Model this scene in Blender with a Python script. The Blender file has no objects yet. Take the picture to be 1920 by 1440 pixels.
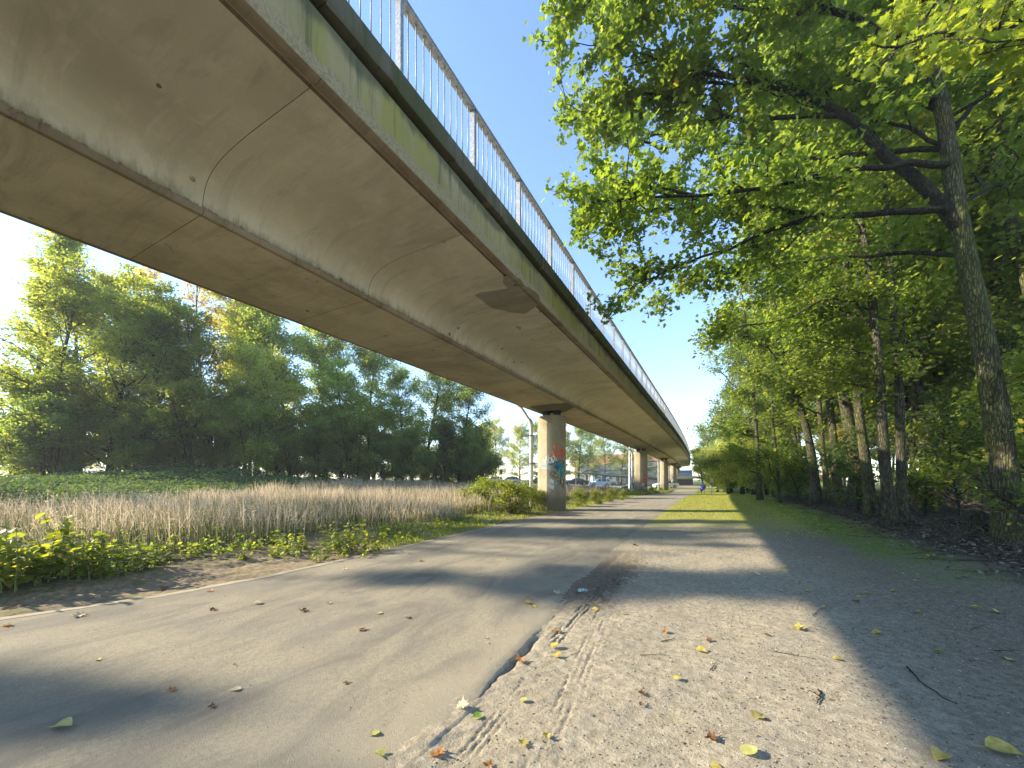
import bpy, math, random
import numpy as np
from mathutils import Vector, Matrix

# ------------------------------------------------------------------ camera, sky, sun, exposure
SC = bpy.context.scene
COL = SC.collection
TH = math.radians(27.7)          # the camera looks 27.7 degrees to the left of the bridge's axis (+Y)
FPX, UC, VH, CAMH = 720.0, 960.0, 897.0, 1.5
cd = bpy.data.cameras.new('camera')
cam = bpy.data.objects.new('camera', cd)
COL.objects.link(cam)
cam.location = (0, 0, CAMH)
cam.rotation_euler = (math.radians(90), 0, TH)
cd.sensor_width = 36
cd.lens = FPX / 1920 * 36
cd.shift_y = (VH - 720) / 1920
cd.clip_start, cd.clip_end = 0.05, 2000
SC.camera = cam

SUN_EL, SUN_AZ = math.radians(25.9), math.radians(-113.7)    # azimuth clockwise from +Y
w_ = bpy.data.worlds.new('World')
SC.world = w_
w_.use_nodes = True
nt = w_.node_tree
sky = nt.nodes.new('ShaderNodeTexSky')
sky.sky_type = 'NISHITA'
sky.sun_disc = False
sky.sun_elevation = SUN_EL
sky.sun_rotation = SUN_AZ % (2 * math.pi)
sky.air_density, sky.dust_density, sky.ozone_density = 1.0, 0.1, 3.2
nt.links.new(sky.outputs[0], nt.nodes['Background'].inputs[0])
nt.nodes['Background'].inputs[1].default_value = 0.15
sd = bpy.data.lights.new('sun', 'SUN')
sun = bpy.data.objects.new('sun', sd)
COL.objects.link(sun)
sd.energy, sd.angle, sd.color = 4.9, math.radians(0.6), (1.0, 0.88, 0.68)
sdir = Vector((math.sin(SUN_AZ) * math.cos(SUN_EL), math.cos(SUN_AZ) * math.cos(SUN_EL), math.sin(SUN_EL)))
sun.rotation_euler = sdir.to_track_quat('Z', 'Y').to_euler()
sun.location = sdir * 60
SC.view_settings.view_transform = 'Standard'
SC.view_settings.look = 'None'
SC.view_settings.gamma = 1
SC.view_settings.use_curve_mapping = False
SC.view_settings.exposure = 1.66
SC.render.engine = 'CYCLES'
SC.cycles.use_denoising = True
SC.cycles.max_bounces = 8
SC.cycles.diffuse_bounces = 4
SC.cycles.glossy_bounces = 2
SC.cycles.transmission_bounces = 4
SC.cycles.transparent_max_bounces = 8

RIGHT = np.array([math.cos(TH), math.sin(TH), 0.0])
FWD = np.array([-math.sin(TH), math.cos(TH), 0.0])
CAM = np.array([0, 0, CAMH])
SIN, COS = math.sin(TH), math.cos(TH)


def at_w(u, v, w):
    """photo pixel and depth -> world point"""
    return CAM + RIGHT * ((u - UC) / FPX * w) + FWD * w + np.array([0, 0, (VH - v) / FPX * w])


def at_z(u, v, z=0.0):
    return at_w(u, v, FPX * (CAMH - z) / (v - VH))


# ------------------------------------------------------------------ mesh helpers
rng = np.random.default_rng(7)
random.seed(7)


def mk_mesh(name, V, faces, mats=(), smooth=True, midx=None, tint=None, sharp=None):
    """faces: list of int arrays (n,k)"""
    me = bpy.data.meshes.new(name)
    V = np.asarray(V, dtype=np.float32).reshape(-1, 3)
    faces = [np.asarray(f, dtype=np.int32) for f in faces if len(f)]
    me.vertices.add(len(V))
    me.vertices.foreach_set('co', V.ravel())
    nl = sum(f.size for f in faces)
    nf = sum(len(f) for f in faces)
    me.loops.add(nl)
    me.polygons.add(nf)
    me.loops.foreach_set('vertex_index', np.concatenate([f.ravel() for f in faces]))
    tot = np.concatenate([np.full(len(f), f.shape[1], np.int32) for f in faces])
    start = np.concatenate([[0], np.cumsum(tot)[:-1]]).astype(np.int32)
    me.polygons.foreach_set('loop_start', start)
    for m in mats:
        me.materials.append(m)
    if midx is not None:
        me.polygons.foreach_set('material_index', np.asarray(midx, dtype=np.int32))
    me.polygons.foreach_set('use_smooth', np.full(nf, smooth, bool))
    if tint is not None:
        a = me.attributes.new('tint', 'FLOAT', 'FACE')
        a.data.foreach_set('value', np.asarray(tint, dtype=np.float32))
    me.update(calc_edges=True)
    if sharp:
        me.set_sharp_from_angle(angle=math.radians(sharp))
    return me


def link(name, me, parent=None, loc=None, rot=None, scale=None, **props):
    o = bpy.data.objects.new(name, me)
    COL.objects.link(o)
    if parent is not None:
        o.parent = parent
    if loc is not None:
        o.location = [float(c) for c in loc]
    if rot is not None:
        o.rotation_euler = rot
    if scale is not None:
        o.scale = (scale,) * 3 if isinstance(scale, (int, float)) else scale
    for k, v in props.items():
        if v is not None:
            o[k] = v
    return o


def thing(name, label, category, loc=(0, 0, 0), rotz=0.0, group=None, scale=None):
    return link(name, None, None, loc, (0, 0, rotz), scale, label=label, category=category, group=group)


class MB:
    """mesh buffer of polygons"""
    def __init__(s):
        s.v, s.f, s.m, s.n = [], {}, {}, 0

    def add(s, V, faces, m=0):
        V = np.asarray(V, dtype=float).reshape(-1, 3)
        for f in faces:
            k = len(f)
            s.f.setdefault(k, []).append([i + s.n for i in f])
            s.m.setdefault(k, []).append(m)
        s.v.append(V)
        s.n += len(V)

    def addarr(s, V, F, m=0):
        V = np.asarray(V, dtype=float).reshape(-1, 3)
        F = np.asarray(F)
        s.f.setdefault(F.shape[1], []).extend((F + s.n).tolist())
        s.m.setdefault(F.shape[1], []).extend([m] * len(F))
        s.v.append(V)
        s.n += len(V)

    def box(s, c, d, m=0, rz=0.0):
        c, d = np.array(c, float), np.array(d, float) / 2
        q = np.array([[x, y, z] for x in (-1, 1) for y in (-1, 1) for z in (-1, 1)]) * d
        if rz:
            q = q @ np.array([[math.cos(rz), math.sin(rz), 0], [-math.sin(rz), math.cos(rz), 0], [0, 0, 1]])
        s.add(q + c, [(0, 1, 3, 2), (4, 6, 7, 5), (0, 4, 5, 1), (2, 3, 7, 6), (0, 2, 6, 4), (1, 5, 7, 3)], m)

    def prism(s, poly, z0, z1, m=0):
        n = len(poly)
        V = [(x, y, z0) for x, y in poly] + [(x, y, z1) for x, y in poly]
        s.add(V, [(i, (i + 1) % n, (i + 1) % n + n, i + n) for i in range(n)] + [tuple(range(n))[::-1], tuple(range(n, 2 * n))], m)

    def tube(s, P, R, k=6, m=0, cap=True):
        P = np.asarray(P, float)
        n = len(P)
        R = np.broadcast_to(np.asarray(R, float), (n,))
        T = np.gradient(P, axis=0)
        T /= np.linalg.norm(T, axis=1)[:, None] + 1e-9
        ref = np.array([0, 0, 1.0]) if abs(T[:, 2]).mean() < .8 else np.array([1.0, 0, 0])
        A = np.cross(T, ref)
        A /= np.linalg.norm(A, axis=1)[:, None] + 1e-9
        B = np.cross(T, A)
        an = np.arange(k) * 2 * math.pi / k
        V = P[:, None] + R[:, None, None] * (A[:, None] * np.cos(an)[None, :, None] + B[:, None] * np.sin(an)[None, :, None])
        i, j = np.meshgrid(np.arange(n - 1), np.arange(k), indexing='ij')
        F = np.stack([i * k + j, (i + 1) * k + j, (i + 1) * k + (j + 1) % k, i * k + (j + 1) % k], -1).reshape(-1, 4)
        n0 = s.n
        s.addarr(V.reshape(-1, 3), F, m)
        if cap:
            s.f.setdefault(k, []).extend([[n0 + q for q in range(k)], [n0 + (n - 1) * k + q for q in range(k)][::-1]])
            s.m.setdefault(k, []).extend([m, m])

    def mesh(s, name, mats, smooth=True, sharp=None):
        ks = sorted(s.f)
        return mk_mesh(name, np.concatenate(s.v), [np.array(s.f[k]) for k in ks], mats, smooth,
                       np.concatenate([s.m[k] for k in ks]), sharp=sharp)


# ------------------------------------------------------------------ materials
def lin(c):
    return tuple((x / 12.92 if x <= .04045 else ((x + .055) / 1.055) ** 2.4) for x in c)


class NT:
    def __init__(s, name, rough=0.8, spec=0.3):
        s.m = bpy.data.materials.new(name)
        s.m.use_nodes = True
        s.t = s.m.node_tree
        s.b = s.t.nodes['Principled BSDF']
        s.b.inputs['Roughness'].default_value = rough
        s.b.inputs['Specular IOR Level'].default_value = spec
        s.pos = s.n('ShaderNodeNewGeometry').outputs['Position']

    def n(s, t, **k):
        x = s.t.nodes.new(t)
        for a, b in k.items():
            setattr(x, a, b)
        return x

    def put(s, i, v):
        if hasattr(v, 'is_output'):
            s.t.links.new(v, i)
        else:
            if i.type == 'RGBA' and len(v) == 3:
                v = (*v, 1)
            i.default_value = v

    def noise(s, scale, detail=4, rough=.55, vec=None, stretch=None, dist=0.0, col=False):
        v = vec or s.pos
        if stretch:
            mp = s.n('ShaderNodeMapping')
            s.put(mp.inputs[0], v)
            mp.inputs['Scale'].default_value = stretch
            v = mp.outputs[0]
        x = s.n('ShaderNodeTexNoise')
        s.put(x.inputs['Vector'], v)
        x.inputs['Scale'].default_value = scale
        x.inputs['Detail'].default_value = detail
        x.inputs['Roughness'].default_value = rough
        x.inputs['Distortion'].default_value = dist
        return x.outputs['Color' if col else 'Fac']

    def math(s, op, a, b=0.0, clamp=False):
        x = s.n('ShaderNodeMath', operation=op, use_clamp=clamp)
        s.put(x.inputs[0], a)
        s.put(x.inputs[1], b)
        return x.outputs[0]

    def step(s, v, a, b):
        x = s.n('ShaderNodeMapRange', interpolation_type='SMOOTHSTEP')
        s.put(x.inputs[0], v)
        x.inputs[1].default_value, x.inputs[2].default_value = (a, b) if a < b else (b, a)
        x.inputs[3].default_value, x.inputs[4].default_value = (0, 1) if a < b else (1, 0)
        return x.outputs[0]

    def mix(s, f, a, b, mode='MIX'):
        x = s.n('ShaderNodeMix', data_type='RGBA', blend_type=mode)
        s.put(x.inputs[0], f)
        s.put(x.inputs[6], a)
        s.put(x.inputs[7], b)
        return x.outputs[2]

    def xyz(s, v=None):
        x = s.n('ShaderNodeSeparateXYZ')
        s.put(x.inputs[0], v or s.pos)
        return x.outputs

    def color(s, c):
        s.put(s.b.inputs['Base Color'], c)

    def bump(s, h, dist=0.01, strength=1.0):
        x = s.n('ShaderNodeBump')
        x.inputs['Distance'].default_value = dist
        x.inputs['Strength'].default_value = strength
        s.put(x.inputs['Height'], h)
        s.put(s.b.inputs['Normal'], x.outputs[0])

    def attr(s, name):
        x = s.n('ShaderNodeAttribute', attribute_name=name)
        return x.outputs['Fac']


def mat_plain(name, c, rough=.7, metal=0.0, spec=.4, var=.12, scale=6):
    m = NT(name, rough, spec)
    c = np.array(c)
    f = m.noise(scale, 4)
    m.color(m.mix(m.step(f, .3, .7), tuple(c * (1 - var)), tuple(np.minimum(c * (1 + var), 1))))
    m.b.inputs['Metallic'].default_value = metal
    return m.m


def mat_leaf(name, c1, c2, c3=None, trans=.58, rough=.5, back=2.2, spec=.3):
    """green to yellow by the leaf's own tint; light shines through"""
    m = NT(name, rough, spec)
    t = m.attr('tint')
    oi = m.n('ShaderNodeObjectInfo').outputs['Random']
    base = m.mix(m.step(t, 0, .8), c1, c2)
    if c3 is not None:
        base = m.mix(m.step(t, .84, .95), base, c3)
    hs = m.n('ShaderNodeHueSaturation')
    m.put(hs.inputs['Color'], base)
    m.put(hs.inputs['Value'], m.math('ADD', m.math('MULTIPLY', oi, .3), .85))
    m.put(hs.inputs['Hue'], m.math('ADD', m.math('MULTIPLY', oi, .016), .492))
    base = hs.outputs[0]
    m.color(base)
    tr = m.n('ShaderNodeBsdfTranslucent')
    sc_ = m.n('ShaderNodeMix', data_type='RGBA', blend_type='MULTIPLY')
    sc_.inputs[0].default_value = 1
    m.put(sc_.inputs[6], base)
    sc_.inputs[7].default_value = (back * 1.15, back * 1.03, back * .42, 1)
    m.put(tr.inputs['Color'], sc_.outputs[2])
    mx = m.n('ShaderNodeMixShader')
    mx.inputs[0].default_value = trans
    m.t.links.new(m.b.outputs[0], mx.inputs[1])
    m.t.links.new(tr.outputs[0], mx.inputs[2])
    out = [n for n in m.t.nodes if n.type == 'OUTPUT_MATERIAL'][0]
    m.t.links.new(mx.outputs[0], out.inputs['Surface'])
    return m.m


M = {}
M['oak'] = mat_leaf('oak_leaf', (.064, .106, .020), (.116, .165, .032), (.30, .26, .04))
M['maple'] = mat_leaf('maple_leaf', (.062, .100, .022), (.120, .158, .036), (.32, .29, .05), trans=.62, back=2.8)
M['bush'] = mat_leaf('bush_leaf', (.070, .115, .026), (.140, .180, .044), (.28, .24, .07), trans=.62, back=2.8)
M['dark'] = mat_leaf('dark_leaf', (.075, .120, .036), (.130, .175, .050), (.17, .17, .05), trans=.6, back=2.7)
M['belt'] = mat_leaf('belt_leaf', (.095, .145, .038), (.170, .215, .058), (.27, .25, .07), trans=.62, back=2.8)
M['pale'] = mat_leaf('pale_leaf', (.15, .19, .060), (.25, .28, .095), (.34, .31, .10), trans=.62, back=2.8)
M['gold'] = mat_leaf('golden_leaf', (.15, .15, .05), (.29, .24, .08), (.42, .27, .08))
M['weed'] = mat_leaf('weed_leaf', (.080, .130, .024), (.165, .205, .036), (.30, .31, .05))
M['verge'] = mat_leaf('verge_grass', (.13, .16, .03), (.26, .27, .05), (.4, .36, .1), trans=.35)
M['cover'] = mat_leaf('cover_leaf', (.045, .085, .034), (.085, .135, .052), (.12, .16, .07), trans=.3, rough=.7, spec=.12)
M['ivygreen'] = mat_leaf('deep_green_leaf', (.040, .080, .022), (.075, .115, .030), (.2, .21, .05))  # deeper green leaf for saplings and a few trunks


def mat_bark(name, c1, c2, moss=None, mossamt=.5):
    m = NT(name, .9, .15)
    f = m.noise(9, 6, .65, stretch=(1, 1, .18), dist=.6)
    c = m.mix(m.step(f, .35, .65), c1, c2)
    if moss:
        g = m.noise(1.3, 5, .6)
        c = m.mix(m.math('MULTIPLY', m.step(g, .35, .6), mossamt), c, moss)
    m.color(c)
    rd = m.n('ShaderNodeTexVoronoi', feature='DISTANCE_TO_EDGE')
    mp = m.n('ShaderNodeMapping')
    m.put(mp.inputs[0], m.pos)
    mp.inputs['Scale'].default_value = (1, 1, .16)
    mp2 = m.n('ShaderNodeVectorMath', operation='ADD')
    m.put(mp2.inputs[0], mp.outputs[0])
    wv = m.n('ShaderNodeVectorMath', operation='SCALE')
    m.put(wv.inputs[0], m.noise(7, 4, .6, col=True))
    wv.inputs['Scale'].default_value = .05
    m.put(mp2.inputs[1], wv.outputs[0])
    m.put(rd.inputs['Vector'], mp2.outputs[0])
    rd.inputs['Scale'].default_value = 26
    cr = m.step(rd.outputs['Distance'], .0, .22)
    m.color(m.mix(m.math('MULTIPLY', m.math('SUBTRACT', 1.0, cr), .65), c, tuple(np.array(c1) * .5)))
    m.bump(m.math('ADD', cr, m.noise(16, 5, .7, stretch=(1, 1, .15), dist=.8)), .03, 1.0)
    return m.m


M['bark'] = mat_bark('mossy_bark', (.035, .03, .02), (.165, .145, .10), (.15, .165, .045), .7)
M['barkdark'] = mat_bark('dark_bark', (.022, .02, .016), (.07, .06, .045), (.06, .07, .025), .3)
M['barkgrey'] = mat_bark('grey_bark', (.04, .034, .026), (.16, .14, .105), (.12, .13, .045), .5)
M['twig'] = mat_bark('dead_twig', (.09, .07, .05), (.22, .18, .13))
M['palewood'] = mat_bark('pale_wood', (.28, .24, .18), (.42, .37, .29))


def concrete(name, base, darker, streak=None, algae=None, holes=True):
    m = NT(name, .85, .25)
    x, y, z = m.xyz()
    big = m.noise(.55, 5, .6, dist=.7)
    mid = m.noise(3.2, 6, .65, dist=.4)
    c = m.mix(m.step(big, .32, .68), darker, base)
    c = m.mix(m.math('MULTIPLY', m.step(mid, .45, .75), .45), c, tuple(np.array(base) * 1.22))
    # brush marks along the girder
    br = m.noise(1.0, 6, .72, stretch=(.55, 3.2, .55), dist=.9)
    c = m.mix(m.math('MULTIPLY', m.step(br, .50, .66), .5), c, tuple(np.array(darker) * .78))
    c = m.mix(m.math('MULTIPLY', m.step(br, .42, .30), .4), c, tuple(np.array(base) * 1.25))
    if streak:
        st = m.noise(2.0, 6, .75, stretch=(.8, 1.8, .9), dist=1.2)
        c = m.mix(m.math('MULTIPLY', m.step(st, .60, .68), .6), c, streak)
    if algae:
        al = m.noise(1.0, 5, .6, stretch=(1, 1.1, .22), dist=.5)
        c = m.mix(m.step(al, .40, .60), c, algae)
        a2 = m.noise(5, 5, .7, stretch=(1, 1.4, .08))
        c = m.mix(m.math('MULTIPLY', m.step(a2, .50, .66), .65), c, (.06, .075, .03))
        a3 = m.noise(3, 3, .6, stretch=(1, 1.2, .1))
        c = m.mix(m.math('MULTIPLY', m.step(a3, .60, .68), .6), c, (.30, .22, .08))
    if name == 'girder_concrete':
        # mould creeping up from the lower corner, and long weathering arcs
        mo = m.math('ADD', z, m.math('MULTIPLY', m.noise(3.0, 6, .75, stretch=(1, 2.2, .5)), -.55))
        c = m.mix(m.math('MULTIPLY', m.step(mo, 4.80, 4.64), .6), c, (.17, .15, .075))
        mo2 = m.math('ADD', z, m.math('MULTIPLY', m.noise(9.0, 5, .8, stretch=(1, 1, .35)), -.22))
        c = m.mix(m.math('MULTIPLY', m.step(mo2, 4.865, 4.82), .8), c, (.07, .055, .03))
    if name == 'mossy_fascia':
        ed = m.math('ADD', z, m.math('MULTIPLY', m.noise(6, 5, .75, stretch=(1, 1, .6)), -.30))
        c = m.mix(m.math('MULTIPLY', m.step(ed, 5.52, 5.44), .9), c, m.mix(m.step(m.noise(30, 4, .8), .45, .6), (.40, .32, .20), (.27, .21, .12)))
        up = m.math('ADD', z, m.math('MULTIPLY', m.noise(1.2, 5, .7, stretch=(1, 1, .3)), .7))
        c = m.mix(m.math('MULTIPLY', m.step(up, 6.28, 6.42), .75), c, (.07, .075, .045))
    if name == 'pier_concrete':
        gr = m.math('ADD', z, m.math('MULTIPLY', m.noise(2.0, 6, .75, stretch=(1, 1, .5)), -1.6))
        c = m.mix(m.math('MULTIPLY', m.step(gr, .25, -.45), .8), c, (.12, .105, .06))
    if name == 'soffit_concrete':
        bd = m.n('ShaderNodeTexBrick')
        mp = m.n('ShaderNodeMapping')
        m.put(mp.inputs[0], m.pos)
        mp.inputs['Rotation'].default_value = (0, 0, math.pi / 2)
        m.put(bd.inputs['Vector'], mp.outputs[0])
        bd.inputs['Scale'].default_value = 1
        bd.inputs['Mortar Size'].default_value = .004
        bd.inputs['Brick Width'].default_value = 2.4
        bd.inputs['Row Height'].default_value = .55
        bd.inputs['Color1'].default_value = (0, 0, 0, 1)
        bd.inputs['Color2'].default_value = (.6, .6, .6, 1)
        bd.inputs['Mortar'].default_value = (1, 1, 1, 1)
        c = m.mix(m.math('MULTIPLY', bd.outputs['Color'], .16), c, tuple(np.array(darker) * .6))
        bl = m.noise(5, 6, .8, stretch=(2.2, .9, 1), dist=2.2)
        c = m.mix(m.math('MULTIPLY', m.step(bl, .63, .68), .7), c, (.10, .065, .035))
    fine = m.noise(45, 4, .7)
    c = m.mix(m.math('MULTIPLY', m.step(fine, .3, .7), .22), c, tuple(np.array(darker) * .8))
    h = fine
    if holes:
        vo = m.n('ShaderNodeTexVoronoi')
        m.put(vo.inputs['Vector'], m.pos)
        vo.inputs['Scale'].default_value = 2.3
        near = m.step(m.math('ADD', vo.outputs['Distance'], m.math('MULTIPLY', m.noise(18, 3), .10)), .150, .125)
        sel = m.step(m.noise(.8, 2), .50, .56)
        hole = m.math('MULTIPLY', near, sel)
        c = m.mix(m.math('MULTIPLY', hole, .75), c, (.06, .035, .018))
        h = m.math('SUBTRACT', fine, m.math('MULTIPLY', hole, 1.5))
    m.color(c)
    m.bump(h, .004, .5)
    return m


M['jointc'] = mat_plain('dark_joint', (.10, .085, .05), .95)  # dark olive-brown tone of the deck joints
M['girder'] = concrete('girder_concrete', (.64, .58, .45), (.50, .45, .335)).m
M['soffit'] = concrete('soffit_concrete', (.60, .525, .385), (.41, .345, .24), streak=(.16, .10, .05)).m
M['fascia'] = concrete('mossy_fascia', (.42, .34, .18), (.29, .24, .125), algae=(.33, .29, .075), holes=False).m
M['coping'] = concrete('dark_coping', (.17, .15, .105), (.07, .062, .043), algae=(.10, .105, .045), holes=False).m
M['pier'] = concrete('pier_concrete', (.33, .285, .195), (.22, .19, .125), streak=(.14, .115, .07)).m
M['patch'] = concrete('repair_mortar', (.36, .33, .265), (.27, .245, .195), holes=False).m
M['lip'] = concrete('rough_edge', (.33, .26, .18), (.18, .135, .085), streak=(.10, .055, .03), holes=False).m
M['palecon'] = concrete('pale_concrete', (.45, .43, .39), (.33, .31, .28), holes=False).m
M['kerb'] = concrete('kerb_concrete', (.36, .31, .215), (.24, .20, .14), holes=False).m
M['galv'] = mat_plain('galvanised_steel', (.27, .285, .305), .5, .4, .5, .35, 40)
M['steelpale'] = mat_plain('pale_steel', (.45, .45, .45), .45, .5, .5, .15, 20)
M['black'] = mat_plain('black_rubber', (.02, .02, .022), .7)
M['bearing'] = mat_plain('bearing_steel', (.035, .03, .035), .6, .3)


# ------------------------------------------------------------------ terrain
def sstep(x, a, b):
    t = np.clip((x - a) / (b - a), 0, 1)
    return t * t * (3 - 2 * t)


def vnoise(x, y, s, seed=0):
    a = np.sin(x * s * 1.3 + seed * 1.7 + 2.1 * np.sin(y * s * .9 + seed)) * np.cos(y * s * 1.1 - seed * .6 + 1.3 * np.sin(x * s * .7))
    b = np.sin(x * s * 2.9 - y * s * 1.7 + seed * 3.1) * .5
    return (a + b) / 1.5


PX, PV = [-50, 30, 42, 52, 67, 72, 78, 90, 400], [0, 0, -.17, -.42, -.82, -.62, -.32, -.15, -.1]


def pathz(y):
    return np.interp(y, PX, PV)


def bend(y):
    """lateral offset of the bridge and path far away"""
    return -.00030 * np.clip(y - 30, 0, None) ** 2


def ground_z(x, y):
    x, y = np.asarray(x, float), np.asarray(y, float)
    d = x + 3.9 - bend(y)
    wgt = np.exp(-(np.clip(np.abs(d) - 6, 0, None) / 6) ** 2)
    z = pathz(y) * wgt
    # left of the path: a scraped earth ledge, then the meadow
    z = z + .10 * sstep(x, -7.1, -7.9) * 1.0 * (y < 30) * (1 + .4 * vnoise(x, y, 1.7, 3))
    z = z + sstep(-x, 17, 31) * .85 * (1 - .6 * sstep(y, 22, 40))
    # mound by the belt of trees
    z = z + 1.15 * np.exp(-(((x + 35) / 6) ** 2 + ((y - 14.5) / 5) ** 2))
    # forest edge on the right
    z = z + sstep(x, 3.2, 6) * .10
    # micro relief
    z = z + .012 * vnoise(x, y, 2.3, 1) * (1 - .8 * ((x > -6.2) & (x < -1.4)))
    return z


def near_relief(x, y):
    z = np.zeros_like(x)
    sand = (x > -1.62)
    # eroded hole along the edge of the asphalt
    e = -1.475 + .012 * np.sin(y * 5) + .012 * np.sin(y * 17)
    z -= .032 * np.exp(-((x - e - .012) / .030) ** 2) * sstep(y, 2.15, 2.5) * (1 - sstep(y, 3.1, 3.6)) * sand
    z -= .010 * np.exp(-((x - (-1.55 - .02 * (y - 3.5))) / .06) ** 2) * sstep(y, 3.3, 4.3) * (1 - sstep(y, 7, 9))
    z += .016 * np.exp(-((x + 1.42) / .22) ** 2) * (1 - sstep(y, 1.7, 2.3)) * (.6 + .5 * vnoise(x, y, 9, 3))
    # churned mud and tyre grooves
    zig = .006 * np.sin(y * 2 * math.pi / .041 + 2 * np.sin(y * 9)) * (.5 + .5 * np.sin(y * 23)) + .004 * np.sin(y * 61)
    def groove(cx, w, d, a, b):
        br = .12 + .88 * sstep(vnoise(x * .4, y, 4.1, 31 + 7 * round(float(np.mean(cx)) * 20) % 13), -.35, .25)
        return -d * br * np.exp(-((x - cx - zig - .006 * np.sin(y * 6)) / w) ** 4) * sstep(y, a, a + .35) * (1 - sstep(y, b - .4, b))
    for k in range(3):
        z += groove(-1.13 - .045 * k - .045 * (y - 1.7), .008, .011, 1.2, 2.75)
        z += groove(-1.36 + .05 * k - .02 * (y - 3.6), .010, .018, 3.1, 6.5)
    for k in range(4):
        z += groove(-.78 - .05 * k - .12 * (y - 2.4) * (y < 9), .008, .004 + .005 * (k % 2), 1.6, 4.6)
    m = np.exp(-(((x + 1.33) / .28) ** 2 + ((y - 5.4) / 1.0) ** 2))
    z += m * .022 * (vnoise(x, y, 22, 5) + .6 * vnoise(x, y, 47, 8))
    # footprints and lumps in the sand
    z += .0035 * vnoise(x, y, 13, 2) * sand + .0025 * vnoise(x, y, 31, 4) * sand
    z += .006 * vnoise(x, y, 5.5, 9) * sand
    # scraped earth on the left
    L = np.exp(-((x + 7.1) / .7) ** 2)
    z += L * (.03 * vnoise(x, y * .35, 6, 6) + .014 * vnoise(x, y, 15, 7))
    return z


def lines(spec):
    out = []
    for a, b, s in spec:
        out.append(np.arange(a, b, s))
    return np.concatenate(out)


gx = np.concatenate([-np.geomspace(320, 9, 60), lines([(-8.9, -5.9, .05), (-5.9, -1.75, .5), (-1.75, -.6, .0095), (-.6, 4.4, .05)]), np.geomspace(4.4, 320, 70)])
gy = np.concatenate([-np.geomspace(60, 1, 14), lines([(-.8, 1.3, .15), (1.3, 3.4, .012), (3.4, 7, .026), (7, 12, .09)]), np.geomspace(12, 420, 150)])
GX, GY = np.meshgrid(gx, gy)
GZ = ground_z(GX, GY) + near_relief(GX, GY)
nx, ny = len(gx), len(gy)
ii, jj = np.meshgrid(np.arange(ny - 1), np.arange(nx - 1), indexing='ij')
F = np.stack([ii * nx + jj, ii * nx + jj + 1, (ii + 1) * nx + jj + 1, (ii + 1) * nx + jj], -1).reshape(-1, 4)

m = NT('ground', .95, .12)
x, y, z = m.xyz()
warp = m.noise(.9, 5, .65)
warp2 = m.noise(3.5, 5, .7)
xw = m.math('ADD', x, m.math('MULTIPLY', m.math('SUBTRACT', warp, .5), 2.2))
xw2 = m.math('ADD', x, m.math('MULTIPLY', m.math('SUBTRACT', warp2, .5), .7))
yw = m.math('ADD', y, m.math('MULTIPLY', m.math('SUBTRACT', warp, .5), 9))
fine = m.noise(60, 5, .75)
coarse = m.noise(14, 5, .7)
spk = m.noise(110, 2, .6)
sand = m.mix(m.step(coarse, .35, .7), (.25, .215, .155), (.38, .335, .25))
sand = m.mix(m.math('MULTIPLY', m.step(m.noise(1.5, 5, .6), .45, .70), .45), sand, (.235, .20, .145))
sand = m.mix(m.math('MULTIPLY', m.step(spk, .60, .66), .65), sand, (.12, .10, .075))
sand = m.mix(m.math('MULTIPLY', m.step(spk, .34, .29), .6), sand, (.50, .46, .38))
gp = m.math('MULTIPLY', m.step(m.noise(2.6, 6, .75), .56, .66), m.step(fine, .42, .6))
sand = m.mix(m.math('MULTIPLY', gp, .5), sand, (.16, .19, .06))
mud = m.mix(m.step(coarse, .3, .7), (.10, .075, .05), (.19, .15, .105))
earth = m.mix(m.step(coarse, .35, .65), (.17, .125, .08), (.30, .24, .16))
earth = m.mix(m.math('MULTIPLY', m.step(m.noise(4, 5, .7), .5, .62), .6), earth, (.11, .14, .04))
soil = m.mix(m.step(coarse, .3, .7), (.05, .045, .025), (.13, .12, .06))
grass = m.mix(m.step(fine, .3, .7), (.16, .175, .035), (.36, .34, .09))
litter = m.mix(m.step(m.noise(24, 5, .8), .35, .65), (.025, .02, .014), (.09, .068, .045))
moss = m.mix(m.step(fine, .3, .7), (.07, .11, .015), (.15, .20, .03))
c = sand
# dark crumbs get denser towards the wood, with the bridge's shade painted in
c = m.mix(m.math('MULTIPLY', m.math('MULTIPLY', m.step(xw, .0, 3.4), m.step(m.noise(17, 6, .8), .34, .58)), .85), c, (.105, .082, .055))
c = m.mix(m.math('MULTIPLY', m.step(xw2, .7, 2.6), .62), c, m.mix(m.step(coarse, .3, .7), (.085, .068, .048), (.19, .16, .115)))  # brown soil, painted darker where the bridge shades the sand
g1 = m.math('MULTIPLY', m.step(yw, 11, 17), m.step(m.noise(.8, 5, .7), .30, .5))
c = m.mix(g1, c, grass)
c = m.mix(m.step(yw, 20, 26), c, grass)
mb = m.math('MULTIPLY', m.math('MULTIPLY', m.step(xw2, 2.3, 2.9), m.step(xw2, 4.3, 3.7)), m.step(yw, 7, 11))
c = m.mix(m.math('MULTIPLY', mb, m.step(m.noise(5, 5, .7), .38, .5)), c, moss)
c = m.mix(m.step(xw, 3.6, 4.7), c, litter)
mm = m.math('MULTIPLY', m.math('MULTIPLY', m.step(xw2, -1.0, -1.25), m.step(y, 3.6, 5.0)), m.step(y, 8.5, 6.5))
c = m.mix(m.math('MULTIPLY', mm, .85), c, mud)
c = m.mix(m.step(xw2, -5.4, -6.1), c, earth)
c = m.mix(m.step(xw2, -7.3, -8.1), c, soil)
far = m.mix(m.step(m.noise(.3, 5, .7), .35, .65), (.09, .13, .03), (.20, .22, .06))
c = m.mix(m.step(y, 60, 68), c, far)
c = m.mix(m.step(x, -12, -14), c, m.mix(m.step(m.noise(.6, 5), .4, .6), (.05, .06, .02), (.10, .11, .04)))
m.color(c)
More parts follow.
